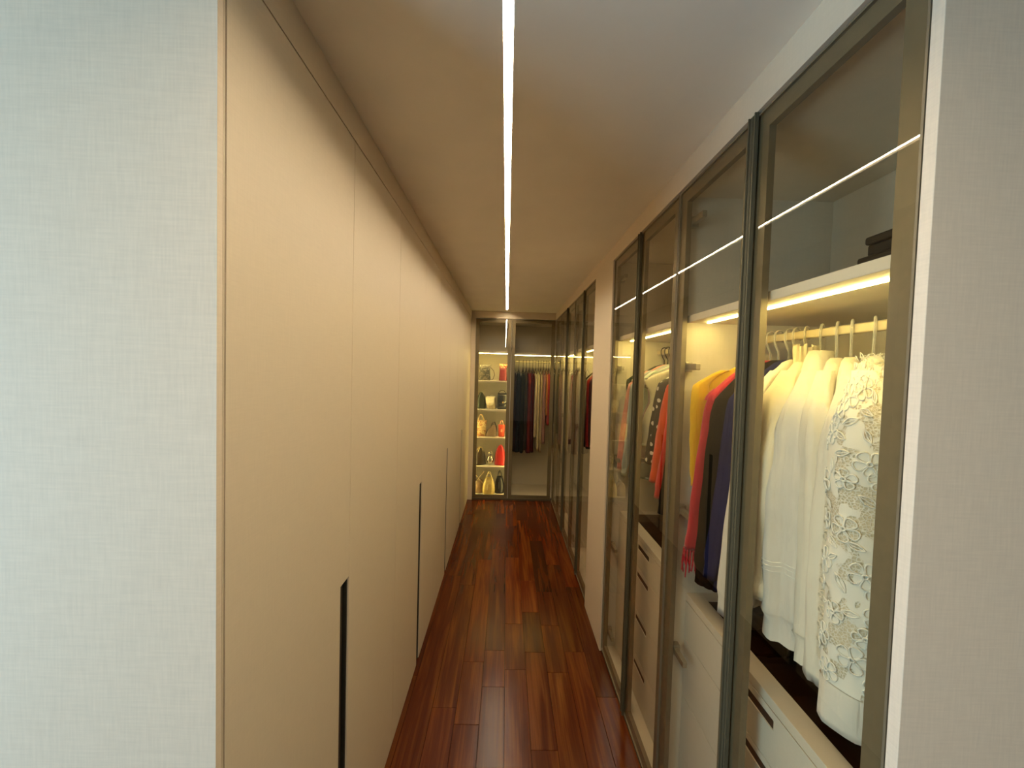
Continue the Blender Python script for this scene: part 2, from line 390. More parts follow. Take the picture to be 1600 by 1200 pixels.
# ------------------------------------------------------------------ LEFT WARDROBES (beige hinged doors in pairs)
lj = [0.632, 1.143, 1.635, 2.140, 2.630, 3.098, 3.590, 4.068, 4.560]
side_words = ['nearest the pale frontal wall, with the widest dark groove', 'second pair from the pale frontal wall', 'third pair from the pale frontal wall', 'fourth pair, last full pair before the end wardrobe']
HS = 0.058   # groove width
for p in range(4):
    y0, y1, y2 = lj[2*p], lj[2*p+1], lj[2*p+2]
    t = empty('wardrobe', (XL, y0, 0))
    tag(t, 'tall beige double wardrobe doors, ' + side_words[p], 'wardrobe', 'beige wardrobe doors along the left')
    g = 0.0012
    # carcass kept behind the doors
    c = MB()
    c.box(-0.60, -0.024, 0.0, 0.016, 0.02, DT-0.01); c.box(-0.60, -0.024, y2-y0-0.018, y2-y0-0.002, 0.02, DT-0.01)
    c.box(-0.60, -0.024, 0.016, y2-y0-0.018, 0.02, 0.04); c.box(-0.60, -0.024, 0.016, y2-y0-0.018, DT-0.03, DT-0.01)
    c.box(-0.612, -0.60, 0.0, y2-y0-0.002, 0.02, DT-0.01)
    c.build('carcass', M['dark'], t)
    # first door carries the grooved handle cut out of its far edge up to 1.02 m
    w1 = y1-y0
    HT = 1.02
    d = MB()
    d.box(-0.022, 0, g, w1-g-HS, 0.006, DT); d.box(-0.022, 0, w1-g-HS, w1-g, HT, DT)
    d1 = d.build('door', M['panel'], t)
    gr = MB(); a, b = w1-g-HS, w1-g
    gr.box(-0.022, -0.016, a, b, 0.006, HT)                 # back of the groove
    gr.box(-0.016, -0.001, a, a+0.010, 0.006, HT)           # near lip
    gr.box(-0.016, -0.009, a+0.022, a+0.034, 0.006, HT)     # rib
    gr.box(-0.016, -0.004, b-0.006, b, 0.006, HT)
    gr.build('handle_groove', M['groove'], d1)
    w2 = y2-y1
    MB().box(-0.022, 0, w1+g, w1+w2-g, 0.006, DT).build('door', M['panel'], t, bevel=0.0006)
t = empty('wardrobe', (XL, 4.560, 0)); tag(t, 'narrow beige filler door in the left corner beside the bag shelves', 'wardrobe', 'beige wardrobe doors along the left')
MB().box(-0.022, 0, 0.0012, YE-4.560-0.002, 0.006, DT).build('door', M['panel'], t, bevel=0.0006)
MB().box(-0.6, -0.024, 0, YE-4.56, 0.02, DT-0.01).build('carcass', M['dark'], t)

# ------------------------------------------------------------------ GLASS DOORS
def glass_door(parent, wdt, loc, rz, handle=None, hinge=None, z0=0.022, z1=DT-0.003):
    """local x 0..wdt, front face at y=0, body towards -y. handle / hinge: 'lo' or 'hi' end of x"""
    hh = z1 - z0; fw = 0.044
    lip = 0.004
    f = MB()
    # outer metal edge around the pane
    f.box(0, lip, -0.024, 0.0, z0, z1); f.box(wdt-lip, wdt, -0.024, 0.0, z0, z1)
    f.box(lip, wdt-lip, -0.024, 0.0, z0, z0+lip); f.box(lip, wdt-lip, -0.024, 0.0, z1-lip, z1)
    # wide frame behind the pane
    f.box(lip, fw, -0.024, -0.007, z0+lip, z1-lip); f.box(wdt-fw, wdt-lip, -0.024, -0.007, z0+lip, z1-lip)
    f.box(fw, wdt-fw, -0.024, -0.007, z0+lip, z0+fw); f.box(fw, wdt-fw, -0.024, -0.007, z1-fw, z1-lip)
    d = f.build('door', M['bronze_frame'], parent)
    d.location = loc; d.rotation_euler = (0, 0, rz)
    Bx('glass_pane', M['glass'], d, lip+.0003, wdt-lip-.0003, -0.0060, -0.0016, z0+lip+.0003, z1-lip-.0003, bevel=0)
    if handle:
        a, b = (0.0, 0.013) if handle == 'lo' else (wdt-0.013, wdt)
        h = MB().box(a, b, -0.0012, 0.0050, z0-0.008, z1+0.006)
        c, e = (b-0.004, b) if handle == 'lo' else (a, a+0.004)
        h.box(c, e, 0.0050, 0.0095, z0-0.008, z1+0.006)
        h.build('handle_profile', M['bronze_dark'], d, bevel=0.0008)
    if hinge:
        for hz in (0.151, 0.658, 1.17, 1.682, 2.188):
            k = MB()
            if hinge == 'hi': k.box(wdt-0.115, wdt-0.022, -0.042, -0.0255, hz-0.011, hz+0.011); k.box(wdt-0.044, wdt-0.020, -0.050, -0.0255, hz-0.018, hz+0.018)
            else: k.box(0.022, 0.115, -0.042, -0.0255, hz-0.011, hz+0.011); k.box(0.020, 0.044, -0.050, -0.0255, hz-0.018, hz+0.018)
            k.build('hinge', M['steel'], d, bevel=0.002)
    return d

def right_wardrobe(label, Y0, Y1, splits, tilt, near_panel=True, far_panel=True, led=True, rod_x=0.87, group='glass-fronted wardrobes along the right'):
    t = empty('glass_wardrobe', (XR, Y0, 0)); tag(t, label, 'wardrobe', group)
    D = XB - XR; W = Y1 - Y0; F = 0.030; s = 0.018
    if near_panel: Bx('side_panel', M['inner'], t, F, D, 0.001, s, 0.0, DT)
    if far_panel: Bx('side_panel', M['inner'], t, F, D, W-s, W-0.001, 0.0, DT)
    Bx('back_panel', M['inner'], t, D, D+0.016, 0.001, W-0.001, 0.0, DT)
    a, b = (s if near_panel else 0.001), (W-s if far_panel else W-0.001)
    Bx('top_panel', M['inner'], t, F, D, a, b, DT-0.018, DT)
    Bx('base_panel', M['shelf'], t, F, D, a, b, 0.028, 0.046)
    Bx('plinth', M['bronze_dark'], t, 0.004, 0.022, 0.0, W, 0.0, 0.018)
    sh = Bx('shelf', M['shelf'], t, 0.034, D-0.001, a+0.0005, b-0.0005, 1.840, 1.864)
    if led:
        MB().box(0.089, 0.098, a+0.040, b-0.040, 1.8355, 1.8395).build('led_strip', M['led'], sh)
    rx = rod_x - XR
    Bx('hanging_rod', M['rod'], t, rx-0.008, rx+0.008, a+0.0005, b-0.0005, 1.768, 1.792, bevel=0.003)
    for i, (s0, s1, hd, hg, dz) in enumerate(splits):
        d = glass_door(t, s1-s0-0.003, (0, s0-Y0+0.0015, 0), PI/2 + tilt[i], hd, hg)
    return t

right_wardrobe('glass-fronted wardrobe with white blouses, nearest the right frontal wall', 0.569, 1.394,
    [(0.570, 0.976, 'hi', None, 0), (0.976, 1.392, 'lo', 'hi', 0)], [0.0, 0.0])
right_wardrobe('glass-fronted wardrobe with polka-dot and orange clothes, just before the beige pier', 1.395, 2.225,
    [(1.396, 1.794, 'hi', None, 0), (1.794, 2.224, 'lo', 'hi', 0)], [0.0, 0.0])
right_wardrobe('glass-fronted wardrobe with red and black coats, just beyond the beige pier', 2.665, 3.490,
    [(2.666, 3.070, 'hi', None, 0), (3.070, 3.489, 'lo', 'hi', 0)], [0.006, -0.004])
right_wardrobe('glass-fronted wardrobe with a short white blouse, second beyond the beige pier', 3.491, 4.360,
    [(3.492, 3.915, 'hi', None, 0), (3.915, 4.359, 'lo', 'hi', 0)], [-0.005, 0.004])
right_wardrobe('dark glass corner wardrobe meeting the end wardrobe', 4.361, 4.846,
    [(4.362, 4.842, None, None, 0)], [-0.004], far_panel=False)

# end wardrobe: two glass doors, bag shelves left, hanging space right
def end_wardrobe():
    t = empty('end_wardrobe', (0, YE, 0)); tag(t, 'glass-fronted wardrobe across the corridor end with lit handbag shelves', 'wardrobe')
    D = 0.57; F = 0.030; s = 0.018
    X0, XP, X1 = -0.430, 0.040, XB
    Bx('side_panel', M['inner'], t, X0, X0+s, F, D, 0, DT); Bx('side_panel', M['inner'], t, X1-s, X1, F, D, 0, DT)
    Bx('partition', M['inner'], t, XP, XP+s, F, D, 0, DT)
    Bx('back_panel', M['inner'], t, X0, X1, D, D+0.016, 0, DT)
    Bx('top_panel', M['inner'], t, X0+s, XP, F, D, DT-0.018, DT); Bx('top_panel', M['inner'], t, XP+s, X1-s, F, D, DT-0.018, DT)
    Bx('plinth', M['bronze_dark'], t, -0.404, 0.600, 0.004, 0.022, 0, 0.018)
    Bx('base_panel', M['shelf'], t, XP+s, X1-s, F, D, 0.028, 0.046)
    for z in (1.522, 1.152, 0.790, 0.417, 0.046):
        Bx('shelf', M['shelf'], t, X0+s+.0005, XP-.0005, 0.040, D-.001, z-0.020, z)
    sh = Bx('shelf', M['shelf'], t, X0+s+.0005, XP-.0005, 0.034, D-.001, 1.872, 1.896)
    MB().box(X0+s+.004, XP-.004, 0.060, 0.070, 1.8675, 1.8715).build('led_strip', M['led'], sh)
    sh = Bx('shelf', M['shelf'], t, XP+s+.0005, X1-s-.0005, 0.034, D-.001, 1.858, 1.882)
    MB().box(XP+s+.004, X1-s-.004, 0.060, 0.070, 1.8535, 1.8575).build('led_strip', M['led'], sh)
    # upright LEDs tucked behind the door stiles of the shelf bay
    MB().box(X0+s+.0005, X0+s+.004, 0.050, 0.058, 0.06, 1.86).build('led_strip', M['led_side'], t)
    MB().box(XP-.004, XP-.0005, 0.050, 0.058, 0.06, 1.86).build('led_strip', M['led_side'], t)
    Bx('hanging_rod', M['rod'], t, XP+s+.0005, X1-s-.0005, 0.262, 0.278, 1.768, 1.792, bevel=0.003)
    glass_door(t, 0.449, (0.048, 0, 0), PI+0.003, None, None)
    glass_door(t, 0.545, (0.598, 0, 0), PI-0.003, None, None)
    return t
end_wardrobe()

# ------------------------------------------------------------------ DRAWER CHESTS inside the first two wardrobes
def chest(label, Y0, Y1):
    t = empty('drawer_chest', (0.680, Y0, 0.046)); tag(t, label, 'drawers', 'drawer chests inside the glass wardrobes')
    W = Y1-Y0; D = XB-0.680-0.002; top = 0.855-0.046
    b = MB()
    b.box(0.022, D, 0, 0.016, 0.0003, top-0.05); b.box(0.022, D, W-0.016, W, 0.0003, top-0.05); b.box(0.022, D, 0.016, W-0.016, 0.0003, 0.015)
    b.box(0.022, D, 0.016, W-0.016, top-0.085, top-0.07); b.box(D-0.012, D, 0.016, W-0.016, 0.015, top-0.085)
    b.build('body', M['inner'], t)
    # top frame with sunk glazed tray
    f = MB(); z0, z1 = top-0.05, top
    f.box(0.0, 0.055, 0, W, top-0.026, z1); f.box(D-0.05, D, 0, W, z0, z1); f.box(0.055, D-0.05, 0, 0.05, z0, z1); f.box(0.055, D-0.05, W-0.05, W, z0, z1)
    f.build('top_frame', M['shelf'], t, bevel=0.001)
    tr = Bx('velvet_tray', M['velvet'], t, 0.055, D-0.05, 0.05, W-0.05, z0, z0+0.006)
    for k in range(1, 6):
        y = 0.05 + (W-0.1)*k/6; Bx('divider', M['velvet'], tr, 0.057, D-0.052, y-0.003, y+0.003, z0+0.006, z0+0.036, bevel=0)
    Bx('divider', M['velvet'], tr, 0.20, 0.206, 0.052, W-0.052, z0+0.006, z0+0.034, bevel=0)
    Bx('glass_top', M['smoke'], t, 0.056, D-0.051, 0.051, W-0.051, z1-0.008, z1-0.002, bevel=0)
    zz = [top-0.028, 0.688-0.046, 0.477-0.046, 0.260-0.046, 0.006]
    slots = [0.795, 0.657, 0.443, 0.215]
    for k in range(4):
        a, b_ = zz[k+1]+0.001, zz[k]-0.001
        sz = slots[k]-0.046; s0, s1 = W/2-0.074, W/2+0.074
        d = MB(); sb, st = sz-0.0125, sz+0.0125
        d.box(0, 0.018, 0.001, s0, a, b_); d.box(0, 0.018, s1, W-0.001, a, b_); d.box(0, 0.018, s0, s1, a, sb); d.box(0, 0.018, s0, s1, st, b_)
        dr = d.build('drawer', M['inner'], t)
        MB().box(0.003, 0.0175, s0+.0003, s1-.0003, sb+.0003, st-.0003).build('handle_slot', M['slot'], dr)
chest('cream drawer chest with dark slot handles under the white blouses', 0.588, 1.375)
chest('cream drawer chest with dark slot handles under the polka-dot clothes', 1.414, 2.206)

# ------------------------------------------------------------------ BOXES on the top shelf
o = empty('storage_box', (0.955, 0.738, 1.8641)); tag(o, 'flat dark brown box on the upper shelf, underneath the smaller box', 'box')
MB().box(-0.145, 0.145, -0.145, 0.150, 0, 0.045).build('base', M['box'], o, bevel=0.004); MB().box(-0.149, 0.149, -0.149, 0.154, 0.0452, 0.069).build('lid', M['box'], o, bevel=0.005)
o = empty('storage_box', (0.955, 0.728, 1.9336)); tag(o, 'smaller dark brown box stacked on top of the flat box', 'box')
MB().box(-0.140, 0.132, -0.13, 0.148, 0, 0.025).build('base', M['box'], o, bevel=0.004); MB().box(-0.144, 0.136, -0.134, 0.152, 0.0252, 0.044).build('lid', M['box'], o, bevel=0.005)

# ------------------------------------------------------------------ HANGERS AND GARMENTS
ROD = 1.779
def hanger(x, y, rz, half, mat, label, group, clips=False, z=ROD):
    t = empty('clothes_hanger', (x, y, z), rz); tag(t, label, 'hanger', group)
    r = 0.0032
    p = []
    for k in range(15):                      # hook around the rod
        a = math.radians(-40 + 220*k/14); p.append((0.021*math.cos(a), 0, 0.003+0.021*math.sin(a)))
    p += [(-0.020, 0, -0.012), (-0.010, 0, -0.030), (0.0, 0, -0.045), (0, 0, -0.080)]
    MB().tube(p, r, 8).build('hook', mat, t, smooth=True)
    q = []
    for k in range(17):
        u = -1 + k/8.0; q.append((u*half, 0, -0.079 - 0.073*abs(u)**1.1))
    MB().tube(q, 0.0055, 8).build('arms', mat, t, smooth=True)
    MB().tube([(-half*0.97, 0, -0.149), (-half*0.9, 0, -0.157), (half*0.9, 0, -0.157), (half*0.97, 0, -0.149)], 0.004, 6).build('trouser_bar', mat, t, smooth=True)
    if clips:
        for sgn in (-1, 1): MB().tube([(sgn*half*0.75, 0, -0.14), (sgn*half*1.02, 0, -0.15), (sgn*half*1.02, 0, -0.19), (sgn*half*0.78, 0, -0.195), (sgn*half*0.75, 0, -0.15)], 0.005, 6).build('end_loop', mat, t, smooth=True)
    return t

def sm(a, b, x):
    t = min(1, max(0, (x-a)/(b-a))); return t*t*(3-2*t)

def garment(name, label, cat, x, y, rz, length, mat, half=0.215, depth=0.030, sleeve=None, collar=None, flare=1.0, folds=4, famp=0.012,
            seed=0, group=None, waist=None, sleeveless=False, sag=0.0, z=ROD, hem_cut=0.0, collar_mat=None, sleeve_mat=None, straps=False, cuff_mat=None, piping=None):
    rnd = random.Random(seed)
    zb = -(0.07 + length)                 # hem level relative to rod
    t = empty(name, (x, y, z+zb), rz); tag(t, label, cat, group)
    ph = [rnd.uniform(0, 6.28) for _ in range(6)]
    nC = 56
    prof = [(-0.070, 0.020, 0.012), (-0.080, 0.055, 0.017)]
    if straps:
        prof = [(-0.15, half*0.62, depth*0.75), (-0.155, half*0.66, depth*0.8), (-0.20, half*0.74, depth), (-0.26, half*0.9, depth)]
    elif sleeveless:
        prof += [(-0.105, half*0.45, depth*0.9), (-0.13, half*0.75, depth*0.8), (-0.15, half*0.93, depth*0.55), (-0.165, half*0.95, depth*0.6), (-0.21, half*0.84, depth*0.8), (-0.26, half*0.82, depth), (-0.31, half*0.92, depth), (-0.36, half*0.98, depth)]
    else:
        prof += [(-0.098, half*0.42, depth*0.66), (-0.120, half*(0.64 if sleeve else 0.70), depth*0.70), (-0.138, half*(0.76 if sleeve else 0.88), depth*0.70), (-0.153, half*(0.82 if sleeve else 0.95), depth*0.70), (-0.174, half*(0.84 if sleeve else 0.97), depth*0.72), (-0.215, half*0.84, depth*0.82), (-0.27, half*0.85, depth*0.95), (-0.34, half*0.87, depth)]
    zs0 = prof[-1][0]; w0 = prof[-1][1]
    nb = 22
    for k in range(1, nb+1):
        q = k/nb; zz = zs0 + (zb - zs0)*q
        ww = w0*(1 + (flare-1)*q)
        if waist: ww *= 1 - waist*math.sin(PI*min(1, q*1.6))
        prof.append((zz, ww, depth*(1 + 0.25*q)))
    rings = []
    for (zz, hw, hd) in prof:
        q = sm(-0.14, zb, zz) if zb < -0.14 else 0
        q = min(1, max(0, (-0.12 - zz)/(-0.12 - zb))); A = famp*sm(0.02, 0.75, q)
        ring = []
        for j in range(nC):
            a = 2*PI*j/nC
            ca, sa = math.cos(a), math.sin(a)
            u = hw*math.copysign(abs(ca)**0.7, ca); v = hd*math.copysign(abs(sa)**0.75, sa)
            un = u/max(half, 1e-3)
            v += A*math.sin(un*PI*folds*0.5 + ph[0] + 0.8*q) + 0.5*A*math.sin(un*PI*folds*1.1 + ph[1])
            u += 0.4*A*math.sin(3*q*PI + ph[2] + a)
            v += sag*q*q
            zc = zz
            if zz <= zb + 0.012: zc = zz + 0.010*math.sin(un*5 + ph[3]) + hem_cut*un
            ring.append((u, v, zc - zb))
        rings.append(ring)
    # inner turned hem gives the cloth thickness at the opening
    last = rings[-1]; rings.append([(p[0]*0.985, p[1]*0.94, p[2]+0.012) for p in last])
    MB().rings(rings, True, True).build('body', mat, t, smooth=True)
    pts = {'rings': rings}
    if sleeve:
        sl_len, rv, ru = sleeve.get('len', 0.55), sleeve.get('r', 0.045), sleeve.get('ru', None)
        ru = ru or rv*0.72
        for sgn in ((-1, 1) if not sleeve.get('front_only') else (-1,)):
            nR = 30; nS = 26; p2 = [rnd.uniform(0, 6.28) for _ in range(4)]
            du, dv = sleeve.get('du', 0.0), sleeve.get('dv', 0.0)
            kf = sleeve.get('kf', 3); am = sleeve.get('am', 0.10); tap = sleeve.get('taper', 0.75)
            puff = sleeve.get('puff', 0.0)
            def SP(q, a, off=0.0, sgn=sgn, p2=p2):
                zz = -0.106 - (sl_len+0.036)*q
                g = 0.46 + 0.54*sm(0.0, 0.24, q)
                g *= (1 + (tap-1)*sm(0.1, 1.0, q)) * (1 + puff*math.sin(PI*min(1, q/0.92))**2)
                if q > 0.90: g *= sleeve.get('cuff', 0.8) + (1-sleeve.get('cuff', 0.8))*(1 - sm(0.90, 0.915, q))
                f = 1 + am*math.sin(kf*a + p2[0] + 2.2*q)*sm(0.05, 0.5, q) + 0.5*am*math.sin((kf+3)*a + p2[1] - 3*q) + 0.03*math.sin(26*q + 2*a + p2[2])*sm(0, .2, q) - 1.3*am*max(0, math.sin(4*a + p2[1] + 1.8*q + 0.7*math.sin(5*q)))**5*sm(0.06, 0.35, q)
                cu = sgn*(half - 0.012 - 0.085*(1-min(1, q/0.13)**0.8)) + du*q*(1 if sgn < 0 else -1)
                cv = dv*q + 0.006*math.sin(4*q + p2[3])
                return (cu + (ru*g*f + off)*math.cos(a), cv + (rv*g*f + off)*math.sin(a), zz - zb)
            rs = [[SP(k/nR, 2*PI*j/nS) for j in range(nS)] for k in range(nR+1)]
            e = rs[-1]; cx = sum(p[0] for p in e)/nS; cy = sum(p[1] for p in e)/nS
            rs.append([((p[0]-cx)*0.9+cx, (p[1]-cy)*0.9+cy, p[2]+0.01) for p in e])
            so = MB().rings(rs, True, True).build('sleeve', sleeve_mat or mat, t, smooth=True)
            if sleeve.get('cuffband'):
                cr = [[SP(0.895+0.105*k/4, 2*PI*j/nS, 0.0025) for j in range(nS)] for k in range(5)]
                MB().rings(cr, False, False).build('cuff', cuff_mat or mat, so, smooth=True)
            if sgn < 0: pts['SP'] = SP; pts['sleeve'] = so
    cm = collar_mat or mat
    if collar == 'point':
        rr = []
        for (zz, a_, b_) in ((-0.058, 0.048, 0.020), (-0.050, 0.056, 0.026), (-0.075, 0.078, 0.034), (-0.116, 0.104, 0.042)):
            rr.append([(a_*math.cos(2*PI*j/32), b_*math.sin(2*PI*j/32), zz - zb - (0.020*max(0, math.cos(2*(2*PI*j/32)+PI))*(1 if zz < -0.1 else 0))) for j in range(32)])
        MB().rings(rr, False, False).build('collar', cm, t, smooth=True)
    elif collar == 'stand':
        rr = [[(a_*math.cos(2*PI*j/28), b_*math.sin(2*PI*j/28), zz-zb) for j in range(28)] for (zz, a_, b_) in ((-0.088, 0.066, 0.050), (-0.060, 0.060, 0.046), (-0.042, 0.062, 0.047), (-0.060, 0.055, 0.041))]
        MB().rings(rr, False, False).build('collar', cm, t, smooth=True)
    elif collar == 'ruffle':
        rr = []
        for k in range(6):
            q = k/5.0
            rr.append([((0.056+0.007*q*math.sin(14*a)-0.004*q)*math.cos(a), (0.026+0.007*q*math.sin(14*a)-0.003*q)*math.sin(a), -0.095+0.062*q+0.005*math.sin(9*a)*q-zb) for a in [2*PI*j/96 for j in range(96)]])
        MB().rings(rr, False, False).build('ruffle_collar', cm, t, smooth=True)
        rr2 = []
        for k in range(6):
            q = k/5.0
            rr2.append([((0.062+0.05*q+0.008*q*math.sin(12*a+1))*math.cos(a), (0.028+0.014*q+0.008*q*math.sin(12*a+1))*math.sin(a), -0.088-0.045*q-zb) for a in [2*PI*j/96 for j in range(96)]])
        MB().rings(rr2, False, False).build('ruffle', cm, t, smooth=True)
    if straps:
        for sgn in (-1, 1):
            MB().tube([(sgn*half*0.55, depth*0.7, -0.155-zb), (sgn*half*0.5, 0, -0.105-zb), (sgn*half*0.55, -depth*0.7, -0.155-zb)], 0.004, 6).build('strap', mat, t, smooth=True)
    return t, pts, zb

WH = mat_fabric((0.90, 0.85, 0.75), 0.10, 0.04)
IV = mat_fabric((0.90, 0.84, 0.71), 0.10, 0.04)
CR = mat_fabric((0.90, 0.82, 0.64), 0.10, 0.04)
SHEER = mat_fabric((0.90, 0.85, 0.76), 0.18, 0.04)
LACE = mat_lace((0.90, 0.86, 0.76)); LINING = mat_fabric((0.80, 0.70, 0.50), 0.08, 0.06)
TRIM = mat_lace((0.78, 0.70, 0.54), 42)
THREAD = mat_fabric((0.92, 0.90, 0.82), 0.05, 0.04)
GA = 'blouses hanging in the nearest glass wardrobe'
HA = 'clear plastic hangers in the nearest glass wardrobe'
R_ = math.radians

def motif(mb, SP, q0, a0, size, rot, L_len, rv, kind, rnd):
    """outline of petals / leaves laid on the sleeve surface"""
    def put(px, py, off): return SP(q0 + py/L_len, a0 + px/rv, off)
    if kind == 'flower':
        n = 5
        for k in range(n):
            ang = rot + 2*PI*k/n; pth = []
            for i in range(15):
                s = i/14.0; l = size*math.sin(PI*min(1, s))**0.6 if False else 0
                th = PI*(2*s-1); rr = size*(0.55+0.45*math.cos(th)); ww = size*0.34*math.sin(th)*(0.6+0.4*math.cos(th))*1.6
                cx = rr*math.cos(ang) - ww*math.sin(ang); cy = rr*math.sin(ang) + ww*math.cos(ang)
                pth.append(put(cx, cy, 0.0035))
            mb.tube(pth, 0.0017, 4, False)
        pth = [put(0.004*math.cos(a), 0.004*math.sin(a), 0.005) for a in [2*PI*i/8 for i in range(9)]]
        mb.tube(pth, 0.0018, 4, False)
    else:
        for side in (-1, 1):
            pth = []
            for i in range(9):
                s = i/8.0; l = size*1.5*(s-0.5); ww = side*size*0.30*math.sin(PI*s)
                pth.append(put(l*math.cos(rot) - ww*math.sin(rot), l*math.sin(rot) + ww*math.cos(rot), 0.0032))
            mb.tube(pth, 0.0016, 4, False)
        pth = [put(size*1.5*(s-0.5)*math.cos(rot), size*1.5*(s-0.5)*math.sin(rot), 0.003) for s in (0, .25, .5, .75, 1)]
        mb.tube(pth, 0.0011, 4, False)

# 1 lace blouse: openwork over a cream lining
yy, rz = 0.905, R_(47)
g, pts, zb = garment('lace_blouse', 'white floral lace blouse with fringed neck, nearest garment beside the door frame', 'blouse', 0.872, yy, rz, 0.76, LINING, half=0.21, depth=0.045,
    sleeve=dict(len=0.66, r=0.060, ru=0.050, taper=1.0, cuff=1.0, am=0.05), seed=3, group=GA, famp=0.01, flare=1.05)
SP = pts['SP']
lr = [[SP(k/44*0.93, 2*PI*j/40, 0.0018) for j in range(40)] for k in range(45)]
MB().rings(lr, False, False).build('lace_overlay', LACE, g, smooth=True)
rnd = random.Random(5); mb = MB(); cells = []
for i in range(420):
    q, a = rnd.uniform(0.05, 0.90), rnd.uniform(PI*0.40, PI*1.75)
    fl = rnd.random() < 0.5; sz = rnd.uniform(0.018, 0.026) if fl else rnd.uniform(0.014, 0.026)
    if any(((q-c[0])*0.62)**2 + ((a-c[1])*0.056)**2 < ((sz+c[2])*0.72)**2 for c in cells): continue
    cells.append((q, a, sz)); motif(mb, SP, q, a, sz, rnd.uniform(0, 6.28), 0.62, 0.056, 'flower' if fl else 'leaf', rnd)
tag(mb.build('lace_motifs', THREAD, g, smooth=True), kind='stuff')
cr = [[SP(0.93+0.13*k/6, 2*PI*j/26, 0.004-0.004*(k/6.0)) for j in range(26)] for k in range(7)]
MB().rings(cr, False, True).build('cuff', WH, g, smooth=True)
mb = MB()
for i in range(130):                        # fringe along the neck and shoulder
    s = rnd.random()**1.5; u = -0.03 - 0.15*s; zt = -0.074 - 0.062*s - zb
    a = rnd.uniform(-1.0, 1.0); ln = rnd.uniform(0.008, 0.018)
    b0 = Vector((u, rnd.uniform(-0.03, 0.03), zt)); d = Vector((-0.5*rnd.random(), a, 1.0+rnd.random())).normalized()*ln
    mb.tube([b0, b0 + d*0.6, b0 + d + Vector((0, 0, -0.004))], 0.0008, 3, False)
tag(mb.build('neck_fringe', THREAD, g), kind='stuff')
lr = [[(p[0]*1.012, p[1]*1.06, p[2]+0.0015) for p in r] for r in pts['rings'][:-1]]
MB().rings(lr, False, False).build('lace_yoke', LACE, g, smooth=True)
mb = MB()
for i in range(46):                         # raised loops on the shoulder
    k = rnd.randint(2, 8); j = rnd.randint(14, 42); c = Vector(pts['rings'][k][j]); sz = rnd.uniform(0.008, 0.015); a0 = rnd.uniform(0, 6.28)
    mb.tube([c + Vector((sz*math.cos(a0+a), (0.004 if c.y > 0 else -0.004), 0.003 + sz*0.8*math.sin(a0+a))) for a in [2*PI*q/9 for q in range(10)]], 0.0015, 4, False)
tag(mb.build('shoulder_motifs', THREAD, g, smooth=True), kind='stuff')
hanger(0.872, yy, rz, 0.155, M['clear'], 'clear plastic hanger holding the white lace blouse', HA)

# 2 crochet-trimmed blouse
yy = 0.965; rz = R_(45)
g, pts, zb = garment('crochet_blouse', 'ivory blouse with a beige crochet band down the sleeve, behind the lace blouse', 'blouse', 0.872, yy, rz, 0.74, IV, half=0.21, depth=0.03,
    sleeve=dict(len=0.66, r=0.034, ru=0.042, taper=1.05, cuff=0.98, am=0.13), seed=11, group=GA)
SP = pts['SP']
lr = [[SP(0.1+0.8*k/40, PI*0.86+PI*0.42*j/10, 0.0022) for j in range(11)] for k in range(41)]
MB().rings(lr, False, False, closed=False).build('crochet_band', TRIM, g, smooth=True)
mb = MB()
for k in range(16):
    for a in (PI*0.98, PI*1.14): motif(mb, SP, 0.14+0.75*k/16, a, 0.012, k*1.3, 0.66, 0.034, 'flower', rnd)
tag(mb.build('crochet_motifs', mat_fabric((0.80, 0.72, 0.56), 0.1), g, smooth=True), kind='stuff')
hanger(0.872, yy, rz, 0.155, M['clear'], 'clear plastic hanger holding the ivory crochet-trimmed blouse', HA)

# 3 silk shirt
yy = 1.008; rz = R_(43)
garment('silk_shirt', 'smooth ivory silk shirt with a tight buttoned cuff, between the crochet and collared shirts', 'shirt', 0.872, yy, rz, 0.72, IV, half=0.21, depth=0.03,
    sleeve=dict(len=0.65, r=0.036, ru=0.042, taper=0.95, cuff=0.75, am=0.14, cuffband=True), seed=21, group=GA)
hanger(0.872, yy, rz, 0.155, M['clear'], 'clear plastic hanger holding the ivory silk shirt', HA)

# 4 collared sheer shirt
yy = 1.058; rz = R_(40)
g, pts, zb = garment('collared_shirt', 'sheer white shirt with a pointed collar and banded cuff', 'shirt', 0.872, yy, rz, 0.70, SHEER, half=0.212, depth=0.034,
    sleeve=dict(len=0.64, r=0.046, ru=0.045, taper=1.05, cuff=0.78, am=0.17, puff=0.25, cuffband=True), collar='point', seed=33, group=GA)
SP = pts['SP']
for q in (0.70, 0.715, 0.735):
    MB().tube([SP(q, 2*PI*j/30, 0.001) for j in range(31)], 0.0012, 5, False).build('trim_band', THREAD, pts['sleeve'], smooth=True)
hanger(0.872, yy, rz, 0.155, M['clear'], 'clear plastic hanger holding the sheer collared shirt', HA)

# 5 ruffle-neck blouse
yy = 1.112; rz = R_(36)
g, pts, zb = garment('ruffle_blouse', 'pale cream blouse with a ruffled high neck and full gathered sleeve', 'blouse', 0.872, yy, rz, 0.66, CR, half=0.215, depth=0.036,
    sleeve=dict(len=0.55, r=0.048, ru=0.05, taper=1.1, cuff=1.25, am=0.18, puff=0.35), collar='ruffle', seed=41, group=GA)
hanger(0.872, yy, rz, 0.155, M['clear'], 'clear plastic hanger holding the ruffle-neck blouse', HA)

